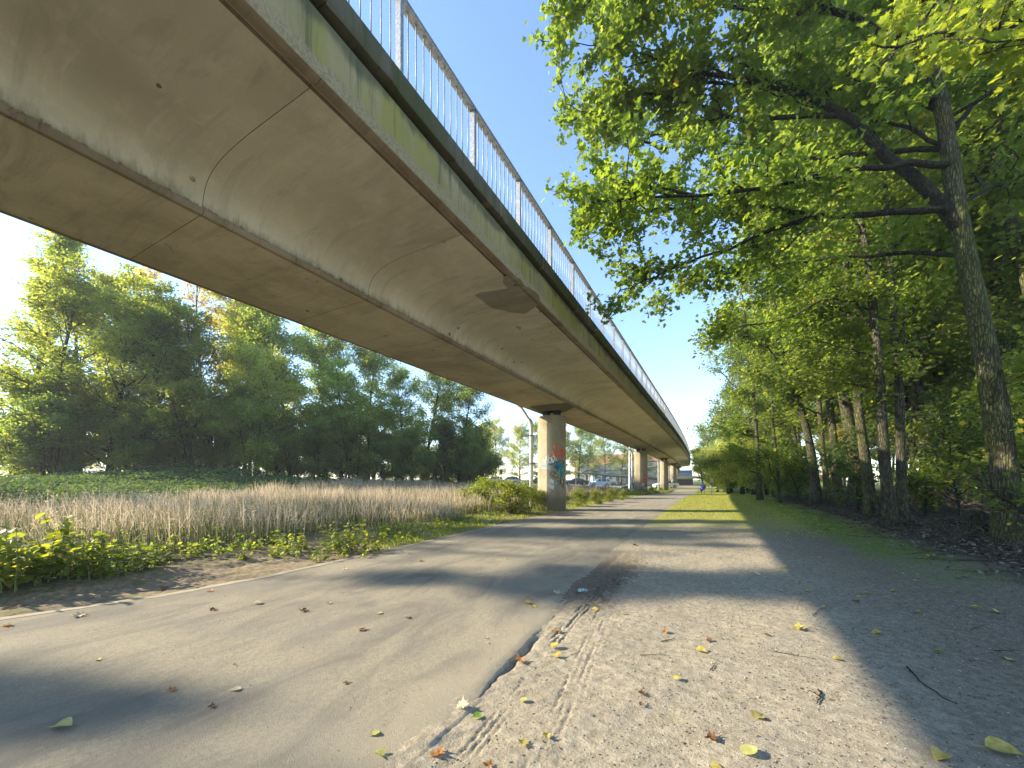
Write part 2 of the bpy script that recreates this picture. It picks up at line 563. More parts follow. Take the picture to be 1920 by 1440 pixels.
m.bump(m.math('ADD', m.math('MULTIPLY', fine, .5), coarse), .022, .7)
M['ground'] = m.m
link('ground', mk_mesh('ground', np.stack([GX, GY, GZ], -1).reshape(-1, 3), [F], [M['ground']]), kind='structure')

# the path: a slab of worn asphalt with a concrete edging on its left
py_ = np.concatenate([np.arange(-8, 1.2, .25), np.arange(1.2, 8, .03), np.geomspace(8, 74, 90)])


def left_edge(y):
    return np.interp(y, [-8, 0, 1.1, 2.2, 3.4, 8, 13, 34, 60, 100], [-7.6, -6.9, -6.6, -6.15, -5.93, -5.93, -6.02, -5.7, -5.7, -5.9]) + bend(y) * .6


def right_edge(y):
    e = np.interp(y, [-8, 1.5, 3, 5.8, 10.8, 36, 100], [-1.2, -1.37, -1.50, -1.72, -1.92, -1.98, -2.2]) + bend(y) * .6
    return e + (.006 * np.sin(y * 9) + .005 * np.sin(y * 31) + .004 * np.sin(y * 67) + .012 * np.sin(y * 2.1) + .006 * np.sin(y * 143 + 2 * np.sin(y * 19))) * (y < 9)


rows = []
fr = np.concatenate([[0, 0], np.linspace(0, 1, 46), [1, 1]])
cols = len(fr)
for yy in py_:
    a, b = left_edge(yy), right_edge(yy)
    xs = a + (b - a) * fr
    rel = .0035 * vnoise(xs, yy * np.ones_like(xs), 1.1, 2)
    dz = np.full(cols, .014) + rel
    dz[0] = -.14
    dz[-1] = -.14
    dz[1] = .010 + rel[1]
    hole = float(sstep(yy, 2.1, 2.4) * (1 - sstep(yy, 3.2, 3.7)))
    tap = np.clip((b - xs) / .22, 0, 1)
    dz[2:-1] -= (1 - tap[2:-1]) * .017 * (1 - hole)
    dz[-2] = .004 + rel[-2] - .012 * (1 - hole)
    xs[0] -= .004
    xs[-2] += .012
    xs[-1] += .016
    rows.append(np.stack([xs, np.full(cols, yy), pathz(yy) + dz], -1))
PVt = np.array(rows)
ii, jj = np.meshgrid(np.arange(len(py_) - 1), np.arange(cols - 1), indexing='ij')
F = np.stack([ii * cols + jj, ii * cols + jj + 1, (ii + 1) * cols + jj + 1, (ii + 1) * cols + jj], -1).reshape(-1, 4)
m = NT('asphalt', .88, .22)
x, y, z = m.xyz()
agg = m.noise(170, 3, .7)
fn = m.noise(35, 5, .7)
streak = m.noise(1.3, 6, .62, stretch=(1.5, .55, 1), dist=.9)
big = m.noise(.7, 5, .6, dist=.6)
base = m.mix(m.step(agg, .35, .65), (.13, .115, .09), (.24, .215, .17))
dust = m.mix(m.step(fn, .3, .7), (.245, .215, .155), (.34, .30, .215))
c = m.mix(m.math('MULTIPLY', m.step(streak, .30, .62), .92), base, dust)
c = m.mix(m.math('MULTIPLY', m.step(big, .50, .68), .45), c, (.20, .185, .16))
edge = m.step(m.math('ADD', x, m.math('MULTIPLY', m.noise(3, 5), .6)), -1.75, -1.25)
c = m.mix(m.math('MULTIPLY', edge, .7), c, (.34, .295, .21))
c = m.mix(m.math('MULTIPLY', m.step(m.noise(5, 5, .7), .62, .7), .35), c, (.36, .27, .14))
c = m.mix(m.math('MULTIPLY', m.step(agg, .58, .66), .6), c, (.08, .07, .055))
c = m.mix(m.math('MULTIPLY', m.step(agg, .40, .33), .4), c, (.42, .38, .30))
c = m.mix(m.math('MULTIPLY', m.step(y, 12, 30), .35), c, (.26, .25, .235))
m.color(c)
m.bump(m.math('ADD', m.math('MULTIPLY', agg, 1.0), m.math('MULTIPLY', fn, .8)), .010, .9)
M['asphalt'] = m.m
link('path', mk_mesh('path', PVt.reshape(-1, 3), [F], [M['asphalt']], sharp=50), kind='structure')
# edging strip
ky = np.concatenate([np.arange(-8, 8, .1), np.geomspace(8, 70, 60)])
V, nk = [], 5
for yy in ky:
    a = left_edge(yy)
    j = .012 * math.sin(yy * 7) + .01 * math.sin(yy * 19)
    zz = pathz(yy)
    V += [(a - .13 - j, yy, zz - .12), (a - .125 - j, yy, zz + .016), (a - .06, yy, zz + .021), (a + .015 - j * .4, yy, zz + .0195), (a + .022, yy, zz - .1)]
ii, jj = np.meshgrid(np.arange(len(ky) - 1), np.arange(nk - 1), indexing='ij')
F = np.stack([ii * nk + jj, ii * nk + jj + 1, (ii + 1) * nk + jj + 1, (ii + 1) * nk + jj], -1).reshape(-1, 4)
link('path_edging', mk_mesh('path_edging', V, [F], [M['kerb']], sharp=40), kind='structure')


# roads across the far end
def strip(name, pts, width, dz, mat, kind='structure'):
    P = np.array(pts, float)
    tt = np.linspace(0, 1, 60)
    k = np.linspace(0, 1, len(P))
    X, Y = np.interp(tt, k, P[:, 0]), np.interp(tt, k, P[:, 1])
    T = np.stack([np.gradient(X), np.gradient(Y)], -1)
    T /= np.linalg.norm(T, axis=1)[:, None]
    N = np.stack([-T[:, 1], T[:, 0]], -1)
    off = np.linspace(-.5, .5, 9)
    Q = np.stack([X, Y], -1)[:, None] + N[:, None] * off[None, :, None] * width
    Z = ground_z(Q[..., 0], Q[..., 1]) + dz
    V = np.concatenate([Q, Z[..., None]], -1).reshape(-1, 3)
    a, b = np.meshgrid(np.arange(59), np.arange(8), indexing='ij')
    F = np.stack([a * 9 + b, a * 9 + b + 1, (a + 1) * 9 + b + 1, (a + 1) * 9 + b], -1).reshape(-1, 4)
    link(name, mk_mesh(name, V, [F], [mat]), kind=kind)


p_l, p_r = at_w(560, VH, 74), at_w(1420, VH, 74)
strip('road', [p_l[:2], p_r[:2]], 7.5, .035, M['asphalt'])
strip('side_road', [at_w(1290, VH, 72)[:2], at_w(1275, VH, 92)[:2], at_w(1262, VH, 130)[:2]], 6.5, .055, M['asphalt'])

# ------------------------------------------------------------------ the footbridge
XC = -6.88
Z0 = 4.87
SEG = 2.65
JO = 2.5 - 16 * SEG


class Line:
    def __init__(s):
        s.S, s.P, s.H = [], [], []
        x, y, h, ds = XC, -60.0, 0.0, .5
        z = 0.0
        t = -60.0
        while t < 230:
            s.S.append(t)
            s.P.append((x, y, z))
            s.H.append(h)
            k = 0 if t < 30 else (.00060 if t < 132 else 1 / 30.0)
            if t > 150:
                z -= .045 * ds
            h += k * ds
            x -= math.sin(h) * ds
            y += math.cos(h) * ds
            t += ds
        s.S, s.P, s.H = np.array(s.S), np.array(s.P), np.array(s.H)

    def __call__(s, t):
        return np.array([np.interp(t, s.S, s.P[:, i]) for i in range(3)]), float(np.interp(t, s.S, s.H))


LN = Line()
bridge = thing('footbridge', 'long concrete footbridge with curved underside, mossy edge and steel railing beside the path', 'footbridge', (0, 0, 0))

# cross-section of the right half (local x from the centre, z)
bz = []
P0, P1, P2, P3 = map(np.array, [(1.115, Z0 + .075), (1.13, Z0 + .50), (1.50, Z0 + .575), (2.35, Z0 + .59)])
for t in np.linspace(0, 1, 15):
    bz.append(tuple((1 - t) ** 3 * P0 + 3 * t * (1 - t) ** 2 * P1 + 3 * t * t * (1 - t) * P2 + t ** 3 * P3))
half = [(0, Z0), (.5, Z0), (1.04, Z0)] + [(1.052, Z0 - .012), (1.105, Z0 - .010), (1.135, Z0 + .02), (1.14, Z0 + .06)] + bz + [
    (3.0, Z0 + .595), (3.24, Z0 + .60), (3.262, Z0 + .632), (3.292, Z0 + .632), (3.305, Z0 + .59), (3.37, Z0 + .585), (3.425, Z0 + .612), (3.44, Z0 + .65),
    (3.44, Z0 + 1.22), (3.375, Z0 + 1.262), (3.36, Z0 + 1.32), (2.0, Z0 + 1.33), (0, Z0 + 1.33)]
hm = []   # material of each edge
for i in range(len(half) - 1):
    xm, zm = (half[i][0] + half[i + 1][0]) / 2, (half[i][1] + half[i + 1][1]) / 2
    if i < 2:
        hm.append(1)
    elif i < 6:
        hm.append(3)
    elif xm > 3.25 and zm < Z0 + .62:
        hm.append(3)
    elif xm > 3.43:
        hm.append(2)
    elif xm > 3.3:
        hm.append(3)
    else:
        hm.append(0)
# the bridge's left overhang is much shorter than the right one
full = [(-(a if a < 1.14 else 1.14 + (a - 1.14) * .57), b) for a, b in half[::-1]][:-1] + half
fm = hm[::-1] + hm


def seg_mesh(L):
    g = .0035
    n = len(full)
    st = []
    cx, cz = 0, Z0 + .9
    ring = np.array(full)
    inset = ring.copy()
    inset[:, 1] += np.where((ring[:, 1] < Z0 + .7) & (np.abs(ring[:, 0]) < 3.2), .005, 0)
    inset[:, 0] -= np.sign(ring[:, 0]) * np.where((np.abs(ring[:, 0]) > 1.1) & (ring[:, 1] < Z0 + .4), .005, 0)
    ys = [0, g, L / 2, L - g, L]
    V = []
    for k, yy in enumerate(ys):
        r = inset if k in (0, 4) else ring
        V += [(a, yy, b) for a, b in r]
    F, mi = [], []
    for k in range(4):
        for i in range(n - 1):
            F.append((k * n + i, k * n + i + 1, (k + 1) * n + i + 1, (k + 1) * n + i))
            mi.append(fm[i] if k in (1, 2) or fm[i] == 2 else 4)
    return mk_mesh('deck_segment', V, [np.array(F)], [M['girder'], M['soffit'], M['fascia'], M['lip'], M['jointc']], True, mi, sharp=38)


SEGM = seg_mesh(SEG)


def cop_mesh(sg, L):
    prof = [(3.30, Z0 + 1.335), (3.455, Z0 + 1.315), (3.50, Z0 + 1.325), (3.52, Z0 + 1.36), (3.52, Z0 + 1.575), (3.50, Z0 + 1.592), (3.05, Z0 + 1.595), (3.05, Z0 + 1.34)]
    n = len(prof)
    rings = []
    r_ = np.random.default_rng(3)
    ys = np.linspace(.004, L - .004, 14)
    V = []
    for yy in ys:
        for i, (a, b) in enumerate(prof):
            j = r_.normal(0, .004) if i in (1, 2) else 0
            V.append((sg * (a + j - (.99 if sg < 0 else 0)), yy, b + j))
    F = []
    for k in range(len(ys) - 1):
        for i in range(n):
            F.append((k * n + i, k * n + (i + 1) % n, (k + 1) * n + (i + 1) % n, (k + 1) * n + i))
    caps = np.array([list(range(n)), list(range((len(ys) - 1) * n, len(ys) * n))])
    return mk_mesh('coping', V, [np.array(F), caps], [M['coping']], True, sharp=35)


COPR, COPL = cop_mesh(1, SEG), cop_mesh(-1, SEG)
s = JO
while s < 205:
    p, h = LN(s)
    for nm, me in (('deck_segment', SEGM), ('coping', COPR), ('coping', COPL)):
        link(nm, me, bridge, p, (0, 0, h))
    s += SEG

# railing
railing = link('railing', None, bridge)
RX, RZ0, RZ1 = 3.40, Z0 + 1.59, Z0 + 2.66
PS = 1.66
mb = MB(); mb.box((0, 0, (RZ0 + RZ1 - .05) / 2), (.085, .055, RZ1 - RZ0 - .05)); POST = mb.mesh('post', [M['galv']], False)
mb = MB(); mb.tube([(0, 0, RZ0 + .085), (0, 0, RZ1 - .045)], .0085, 6); BAR = mb.mesh('bar', [M['galv']])
mb = MB(); mb.box((0, PS / 2, RZ1 - .022), (.115, PS - .006, .040)); mb.box((.048, PS / 2, RZ1 - .008), (.026, PS - .006, .022)); TOP = mb.mesh('handrail', [M['galv']], False)
mb = MB(); mb.box((0, PS / 2, RZ0 + .075), (.05, PS - .09, .02)); BOT = mb.mesh('bottom_rail', [M['galv']], False)
s0 = 3.60 - 20 * PS
bars_far = MB()
nb = 0
k = 0
bays = []
while s0 + k * PS < 200:
    bays.append(s0 + k * PS)
    k += 1
order = sorted(range(len(bays)), key=lambda i: abs(bays[i] - 8))
rank = {i: r for r, i in enumerate(order)}


def off(t, xl):
    p, h = LN(t)
    return p + np.array([math.cos(h) * xl, math.sin(h) * xl, 0]), h


for i, t in enumerate(bays):
    p, h = off(t, RX)
    link('post', POST, railing, p, (0, 0, h))
    link('handrail', TOP, railing, p, (0, 0, h))
    link('bottom_rail', BOT, railing, p, (0, 0, h))
    for q in range(10):
        p2, h2 = off(t + (q + 1) * PS / 11, RX)
        if rank[i] < 30:
            link('bar', BAR, railing, p2, (0, 0, h2))
        else:
            bars_far.box(p2 + np.array([0, 0, (RZ0 + RZ1) / 2 + .02]), (.016, .016, RZ1 - RZ0 - .13), rz=h2)
link('far_bars', bars_far.mesh('far_bars', [M['galv']], False), railing, kind='stuff')
mb = MB()
for t in bays:
    p, h = off(t, .99 - RX)
    mb.box(p + np.array([0, 0, (RZ0 + RZ1 - .05) / 2]), (.085, .055, RZ1 - RZ0 - .05), rz=h)
    for q in range(10):
        p2, h2 = off(t + (q + 1) * PS / 11, .99 - RX)
        mb.box(p2 + np.array([0, 0, (RZ0 + RZ1) / 2]), (.016, .016, RZ1 - RZ0 - .1), rz=h2)
    p3, h3 = off(t + PS / 2, .99 - RX)
    mb.box(p3 + np.array([0, 0, RZ1 - .022]), (.115, PS + .01, .044), rz=h3)
link('hidden_side_railing', mb.mesh('side_railing', [M['galv']], False), bridge, kind='stuff')

# piers
PPOLY = [(0, -.60), (.34, -.50), (.53, -.36), (.64, -.18), (.675, 0)]
PPOLY = PPOLY + [(a, -b) for a, b in PPOLY[:-1][::-1]]
PPOLY = PPOLY + [(-a, b) for a, b in PPOLY[1:-1][::-1]]
PS_S = [16.9, 42.2, 67.3, 92.6, 118.0, 140.0, 160, 180]
PIERTOP = 4.40


def pier_mesh(zb):
    mb = MB()
    ch = [(a * .95, b * .95) for a, b in PPOLY]
    n = len(PPOLY)
    V = [(a, b, zb) for a, b in PPOLY] + [(a, b, PIERTOP - .05) for a, b in PPOLY] + [(a, b, PIERTOP) for a, b in ch]
    F = [(i, (i + 1) % n, (i + 1) % n + n, i + n) for i in range(n)] + [(n + i, n + (i + 1) % n, 2 * n + (i + 1) % n, 2 * n + i) for i in range(n)] + [tuple(range(2 * n, 3 * n))]
    mb.add(V, F)
    return mb.mesh('pier', [M['pier']], True, sharp=24)


piers = []
for i, t in enumerate(PS_S):
    p, h = LN(t)
    p = p + np.array([.12, 0, 0])
    zb = float(ground_z(p[0], p[1])) - .3
    drop = float(p[2])
    pr = link('pier', pier_mesh(zb - drop), bridge, p, (0, 0, h))
    piers.append((pr, p, h))
    # haunch under the soffit, bearings
    mb = MB()
    V = [(-.95, -.62, Z0 + .02), (.95, -.62, Z0 + .02), (.95, .62, Z0 + .02), (-.95, .62, Z0 + .02),
         (-.52, -.36, PIERTOP + .235), (.52, -.36, PIERTOP + .235), (.52, .36, PIERTOP + .235), (-.52, .36, PIERTOP + .235)]
    mb.add(V, [(0, 1, 5, 4), (1, 2, 6, 5), (2, 3, 7, 6), (3, 0, 4, 7), (4, 5, 6, 7)])
    link('haunch', mb.mesh('haunch', [M['girder'] if i != 1 else M['patch']], False), bridge, p, (0, 0, h))
    for sx in (-.27, .27):
        mb = MB()
        an = np.arange(20) * math.pi / 10
        for r_, a, b in ((.20, 0, .045), (.165, .045, .10), (.185, .10, .135), (.17, .135, .19), (.21, .19, .236)):
            mb.prism([(sx + r_ * math.cos(q), r_ * math.sin(q)) for q in an], PIERTOP + a, PIERTOP + b)
        link('bearing', mb.mesh('bearing', [M['bearing']], True, sharp=30), pr)
    # drain pipe down the left side
    if i < 4:
        mb = MB()
        xp, yp = -1.02 + (0 if i == 0 else .15), -.1
        top = 4.05
        pts = [(-2.6, yp, Z0 + .60), (-1.75, yp, Z0 + .34), (xp - .18, yp, top + .35), (xp - .05, yp, top + .22), (xp, yp, top + .02), (xp, yp, 3), (xp, yp, 1.5), (xp, yp, zb - drop)]
        mb.tube(pts[1:5], .085, 12)
        mb.tube(pts[4:], .095, 12)
        mb.tube([(xp, yp, top - .05), (xp, yp, top + .03), (xp - .03, yp, top + .14), (xp - .12, yp, top + .28)], .118, 12)
        dp = link('drain_pipe', mb.mesh('drain_pipe', [M['steelpale']], True, sharp=40), bridge, p, (0, 0, h))
        for zc in (3.55, 2.2, .9):
            mb = MB()
            mb.tube([(xp, yp, zc - .02), (xp, yp, zc + .02)], .122, 12)
            mb.box((xp + .2, yp, zc), (.24, .03, .03))
            link('pipe_clamp', mb.mesh('pipe_clamp', [M['bearing']], False), dp)

# grey mortar patches under the cantilever
def under_patch(outline, zoff, parent, xoff=0):
    pts = []
    for u, v in outline:
        zz = Z0 + .595 + zoff
        w = FPX * (zz - CAMH) / (VH - v)
        p = at_w(u, v, w)
        pts.append((p[0], p[1]))
    mb = MB()
    zz = Z0 + .595
    mb.prism(pts, zz - .006, zz - .001)
    o = link('mortar_patch', mb.mesh('mortar_patch', [M['patch']], False), parent)
    return o


under_patch([(882, 556), (900, 548), (925, 545), (948, 542), (960, 535), (992, 538), (1010, 552), (1013, 566), (1003, 576), (985, 588), (960, 586), (935, 580), (912, 575), (895, 566)], 0, bridge)
under_patch([(944, 518), (958, 515), (975, 522), (982, 530), (965, 533), (952, 540), (943, 530)], 0, bridge)
under_patch([(958, 613), (968, 611), (978, 613), (975, 619), (963, 620), (956, 617)], 0, bridge)

# paint on the piers, laid on their surface
def pier_hit(pi, u, v):
    pr, p, h = piers[pi]
    d = RIGHT * ((u - UC) / FPX) + FWD
    best = None
    c, s_ = math.cos(h), math.sin(h)
    poly = [(p[0] + a * c - b * s_, p[1] + a * s_ + b * c) for a, b in PPOLY]
    n = len(poly)
    for i in range(n):
        a, b = poly[i], poly[(i + 1) % n]
        ex, ey = b[0] - a[0], b[1] - a[1]
        den = d[0] * ey - d[1] * ex
        if abs(den) < 1e-9:
            continue
        t = (a[0] * ey - a[1] * ex) / den
        q = (a[0] * d[1] - a[1] * d[0]) / den
        if t > 0 and 0 <= q <= 1 and (best is None or t < best[0]):
            nn = np.array([ey, -ex, 0]) / math.hypot(ex, ey)
            if nn @ d > 0:
                nn = -nn
            best = (t, nn)
    if best is None:
        return None
    t, nn = best
    return np.array([0, 0, CAMH]) + d * t + np.array([0, 0, (VH - v) / FPX * t]), nn


def paint(name, pi, strokes, width, mat, lift=.004):
    mb = MB()
    for st in strokes:
        P = np.array(st, float)
        L = np.concatenate([[0], np.cumsum(np.linalg.norm(np.diff(P, axis=0), axis=1))])
        tt = np.linspace(0, L[-1], max(3, int(L[-1] / .7)))
        Q = np.stack([np.interp(tt, L, P[:, 0]), np.interp(tt, L, P[:, 1])], -1)
        T = np.gradient(Q, axis=0)
        T /= np.linalg.norm(T, axis=1)[:, None] + 1e-9
        N = np.stack([-T[:, 1], T[:, 0]], -1) * width / 2
        A = [pier_hit(pi, *(q + n)) for q, n in zip(Q, N)]
        B = [pier_hit(pi, *(q - n)) for q, n in zip(Q, N)]
        for k in range(len(Q) - 1):
            if None in (A[k] and 1, A[k + 1] and 1, B[k] and 1, B[k + 1] and 1):
                continue
            mb.add([X_[0] + X_[1] * lift for X_ in (A[k], A[k + 1], B[k + 1], B[k])], [(0, 1, 2, 3)])
    if mb.n:
        pr = piers[pi][0]
        o = link(name, mb.mesh(name, [mat], False), pr)
        bpy.context.view_layer.update()
        o.matrix_parent_inverse = pr.matrix_world.inverted()
        return o


def spray(name, c, amt=.75):
    """paint that has worn thin in places"""
    m = NT(name, .7, .3)
    m.color(m.mix(m.step(m.noise(14, 4), .55, .75), c, (.33, .29, .21)))
    return m.m


C_OR, C_BK, C_BL = spray('orange_spray', (.62, .10, .03)), spray('black_spray', (.03, .035, .05)), spray('blue_spray', (.02, .16, .24))
C_WH, C_GN, C_PB = spray('white_spray', (.55, .56, .56)), spray('green_spray', (.10, .30, .14)), spray('pale_blue_spray', (.25, .29, .28))
C_PK = spray('peach_spray', (.52, .30, .16))
circ = lambda cx, cy, rx, ry, a0=0, a1=360: [(cx + rx * math.cos(math.radians(a)), cy + ry * math.sin(math.radians(a))) for a in range(a0, a1 + 1, 20)]
paint('pale_blue_haze', 0, [[(1013, 870), (1028, 872)], [(1014, 876), (1032, 877)], [(1016, 864), (1030, 866)], [(1030, 900), (1044, 908)], [(1026, 908), (1040, 916)]], 7, C_PB, .003)
paint('blue_fill', 0, [[(1038, 868), (1056, 872)], [(1039, 874), (1058, 879)], [(1043, 880), (1058, 886)], [(1048, 886), (1057, 894)], [(1040, 866), (1046, 880)]], 6.5, C_BL, .005)
paint('green_lines', 0, [[(1050, 876), (1047, 888), (1053, 898)], [(1055, 880), (1056, 900)], [(1058, 870), (1053, 884)]], 1.6, C_GN, .008)
paint('peach_fill', 0, [[(1042, 888), (1048, 894)], [(1053, 900), (1056, 908)]], 4, C_PK, .006)
paint('orange_tag', 0, [circ(1043, 837.5, 5, 2.2), [(1034, 843), (1037, 851), (1040, 858), (1040, 846), (1044, 841)], [(1036, 852), (1044, 847)],
                        circ(1046, 850, 3.4, 4), [(1054, 838), (1049, 856)], [(1047, 846), (1056, 842)], [(1051, 849), (1057, 843), (1053, 857), (1059, 848), (1060, 858)], [(1046, 860), (1052, 860)]], 1.9, C_OR, .009)
paint('black_lines', 0, [[(1036, 866), (1040, 862), (1044, 867), (1049, 863), (1056, 865), (1056, 870)], [(1029, 865), (1030, 870), (1035, 871), (1038, 866), (1034, 863)],
                         [(1030, 889), (1036, 884), (1042, 887), (1037, 892), (1031, 890)], [(1041, 886), (1047, 893), (1044, 896), (1036, 893)], [(1050, 894), (1051, 904), (1057, 916)], [(1045, 903), (1053, 901)], [(1052, 904), (1046, 909)], [(1056, 898), (1057, 910)]], 1.4, C_BK, .010)
paint('white_tag', 0, [[(1022, 868), (1025, 857), (1028, 853), (1027, 870)], circ(1031, 863, 3, 5), [(1034, 857), (1037, 868), (1040, 858), (1041, 866)], [(1023, 862), (1030, 860)], [(1036, 855), (1042, 858), (1044, 865)]], 1.1, C_WH, .012)
paint('red_blob', 1, [[(1206, 893), (1209, 891), (1212, 898)], [(1205, 899), (1213, 899)], [(1206, 903), (1213, 905)], [(1209, 885), (1210, 888)]], 4.0, spray('red_spray', (.55, .04, .03)), .01)
paint('dark_tag', 1, [[(1204, 908), (1207, 914), (1211, 909), (1213, 915)], [(1202, 918), (1206, 922)]], 1.3, C_BK, .01)
paint('white_tag', 1, [[(1203, 912), (1206, 906), (1208, 916)], [(1209, 917), (1213, 912)]], 1.1, C_WH, .012)
paint('white_tag', 3, [[(1270, 888), (1271, 899)]], 2.2, C_WH, .012)


# ------------------------------------------------------------------ trees
def norm(v):
    return v / (np.linalg.norm(v, axis=-1, keepdims=True) + 1e-9)


def wander(p, d, L, n, r, up=0.0, jit=.25, sag=0.0):
    """polyline from p along d"""
    P = [np.array(p, float)]
    d = norm(np.array(d, float))
    for i in range(n):
        d = norm(d + r.normal(0, jit, 3) + np.array([0, 0, up - sag * i / n]))
        P.append(P[-1] + d * L / n)
    return np.array(P)


def pip(P, t):
    """point and direction at parameter t of polyline P"""
    n = len(P) - 1
    i = min(int(t * n), n - 1)
    f = t * n - i
    return P[i] * (1 - f) + P[i + 1] * f, norm(P[i + 1] - P[i])


OAK = np.array([(0, -.5), (.22, -.22), (.12, -.08), (.34, .10), (.20, .22), (0, .5), (-.20, .22), (-.34, .10), (-.12, -.08), (-.22, -.22)]) * np.array([1.25, 1])
MAPLE = np.array([(0, -.42), (.08, -.25), (.34, -.30), (.27, -.12), (.52, .0), (.33, .10), (.36, .30), (.16, .20), (0, .55), (-.16, .20), (-.36, .30), (-.33, .10), (-.52, 0), (-.27, -.12), (-.34, -.30), (-.08, -.25)])
OVAL = np.array([(0, -.5), (.2, -.3), (.27, -.05), (.17, .25), (0, .5), (-.17, .25), (-.27, -.05), (-.2, -.3)])
DIA = np.array([(0, -.5), (.33, -.02), (0, .5), (-.33, -.02)])


def leaf_arrays(C, size, r, shape=DIA, upb=.6, droop=0.0, fold=.12, face=None):
    n = len(C)
    N = r.normal(0, 1, (n, 3))
    N[:, 2] = np.abs(N[:, 2]) * (1 if upb else 1) + upb
    N = norm(N)
    T = norm(np.cross(N, r.normal(0, 1, (n, 3))))
    T[:, 2] -= droop
    T = norm(T)
    B = norm(np.cross(N, T))
    N = np.cross(T, B)
    s = size * r.uniform(.5, 1.4, n)
    k = len(shape)
    V = C[:, None] + s[:, None, None] * (shape[None, :, 1, None] * T[:, None] + shape[None, :, 0, None] * B[:, None]
                                        + (fold * np.abs(shape[:, 0]) * 2)[None, :, None] * N[:, None])
    F = np.arange(n * k).reshape(n, k)
    return V.reshape(-1, 3), F


def crown_mesh(name, C, size, mat, r, shape=DIA, gold=0.0, **kw):
    V, F = leaf_arrays(C, size, r, shape, **kw)
    # tint drifts from clump to clump
    t = .5 + .28 * np.sin(C[:, 0] * 1.1 + 2 * np.sin(C[:, 2] * .7)) * np.cos(C[:, 1] * 1.3 + C[:, 2] * .5) + r.normal(0, .09, len(C))
    t = np.clip(t, 0, .82)
    t[r.random(len(C)) < gold] = 1.0
    return mk_mesh(name, V, [F], [mat], len(shape) < 0, tint=t)


def build_tree(seed, H, cb, spread, tr, nl, leaves, size, mat, gold=.02, shape=DIA, sub=6, twigs=5, lean=(0, 0), up=.10, el=(15, 50), sigma=.20, bark='bark', prof=None, stems=1, dens_low=0.0, top=.97):
    r = np.random.default_rng(seed)
    mb = MB()
    tw = []
    for st in range(stems):
        base = np.array([0, 0, -.15]) if stems == 1 else np.array([r.normal(0, .15), r.normal(0, .15), -.15])
        n = 9
        P = [base]
        d = norm(np.array([lean[0], lean[1], 1.0]) + (r.normal(0, .12, 3) if stems > 1 else 0))
        for i in range(n):
            d = norm(d + r.normal(0, .055, 3) * np.array([1, 1, 0]) + np.array([0, 0, .05]))
            P.append(P[-1] + d * H * (1 if stems == 1 else r.uniform(.85, 1.05)) / n)
        P = np.array(P)
        rad = tr * (1 - np.linspace(0, 1, n + 1) ** 1.1 * .86)
        rad[0] *= 1.35
        Pd = np.array([pip(P, t)[0] for t in np.linspace(0, 1, 19)])
        mb.tube(Pd, np.interp(np.linspace(0, 1, 19), np.linspace(0, 1, n + 1), rad), 10 if tr > .1 else 7)
        for i in range(nl // stems):
            f = (i + .5) / (nl // stems)
            t = cb + (top - cb) * f ** .85
            p, _ = pip(P, t)
            az = i * 2.4 + r.normal(0, .4)
            e = math.radians(r.uniform(*el) + 25 * f)
            L = spread * r.uniform(.7, 1.15) * (prof(f) if prof else (1 - .55 * f ** 1.6) * (.75 + .25 * min(1, f * 4)))
            dd = (math.cos(az) * math.cos(e), math.sin(az) * math.cos(e), math.sin(e))
            lp = wander(p, dd, L, 7, r, up * .3, .13, .10)
            r0 = np.interp(t, np.linspace(0, 1, n + 1), rad) * .45
            mb.tube(lp, np.linspace(r0, .012, 8), 5, cap=False)
            for j in range(sub):
                a = .22 + .78 * (j + r.random()) / sub
                q, qd = pip(lp, min(a, .99))
                sd_ = norm(qd * .8 + r.normal(0, .65, 3) * np.array([1, 1, .6]))
                sl = L * .42 * (1.15 - .55 * a) * r.uniform(.7, 1.2)
                sp = wander(q, sd_, sl, 4, r, 0, .18, .12)
                mb.tube(sp, np.linspace(max(r0 * .35, .012), .006, 5), 4, cap=False)
                for k in range(twigs):
                    b = .2 + .8 * (k + r.random()) / twigs
                    s_, sdd = pip(sp, min(b, .99))
                    td = norm(sdd + r.normal(0, .8, 3))
                    tl = r.uniform(.35, .8) * min(1.0, spread / 4 + .3)
                    tp = wander(s_, td, tl, 2, r, 0, .15, .15)
                    mb.tube(tp, np.linspace(.006, .003, 3), 3, cap=False)
                    tw.append((s_, tp[1], tp[2]))
    tw = np.array(tw)
    idx = r.integers(0, len(tw), leaves)
    # some twigs carry more leaves than others
    wts = r.gamma(1.6, 1, len(tw))
    if dens_low:
        wts *= 1 + dens_low * (tw[:, 2, 2] < np.median(tw[:, 2, 2]))
    idx = r.choice(len(tw), leaves, p=wts / wts.sum())
    a = r.random(leaves)[:, None]
    C = np.where(a < .5, tw[idx, 0] * (1 - 2 * a) + tw[idx, 1] * 2 * a, tw[idx, 1] * (2 - 2 * a) + tw[idx, 2] * (2 * a - 1)) + r.normal(0, sigma, (leaves, 3)) * np.array([1, 1, .7])
    C = C[C[:, 2] > .05]
    return mb.mesh('trunk', [M[bark]], True), crown_mesh('crown', C, size, M[mat], r, shape, gold)


def plant_tree(var, loc, label, group=None, rz=0.0, sc=1.0, name='tree', cat='tree', crown_mat=None, zs=1.0):
    z = float(ground_z(loc[0], loc[1]))
    t = thing(name, label, cat, (loc[0], loc[1], z), rz, group, (sc, sc, sc * zs))
    link('trunk', var[0], t)
    c = link('crown', var[1], t, kind='stuff')
    if crown_mat:
        c.material_slots[0].link = 'OBJECT'
        c.material_slots[0].material = M[crown_mat]
    return t


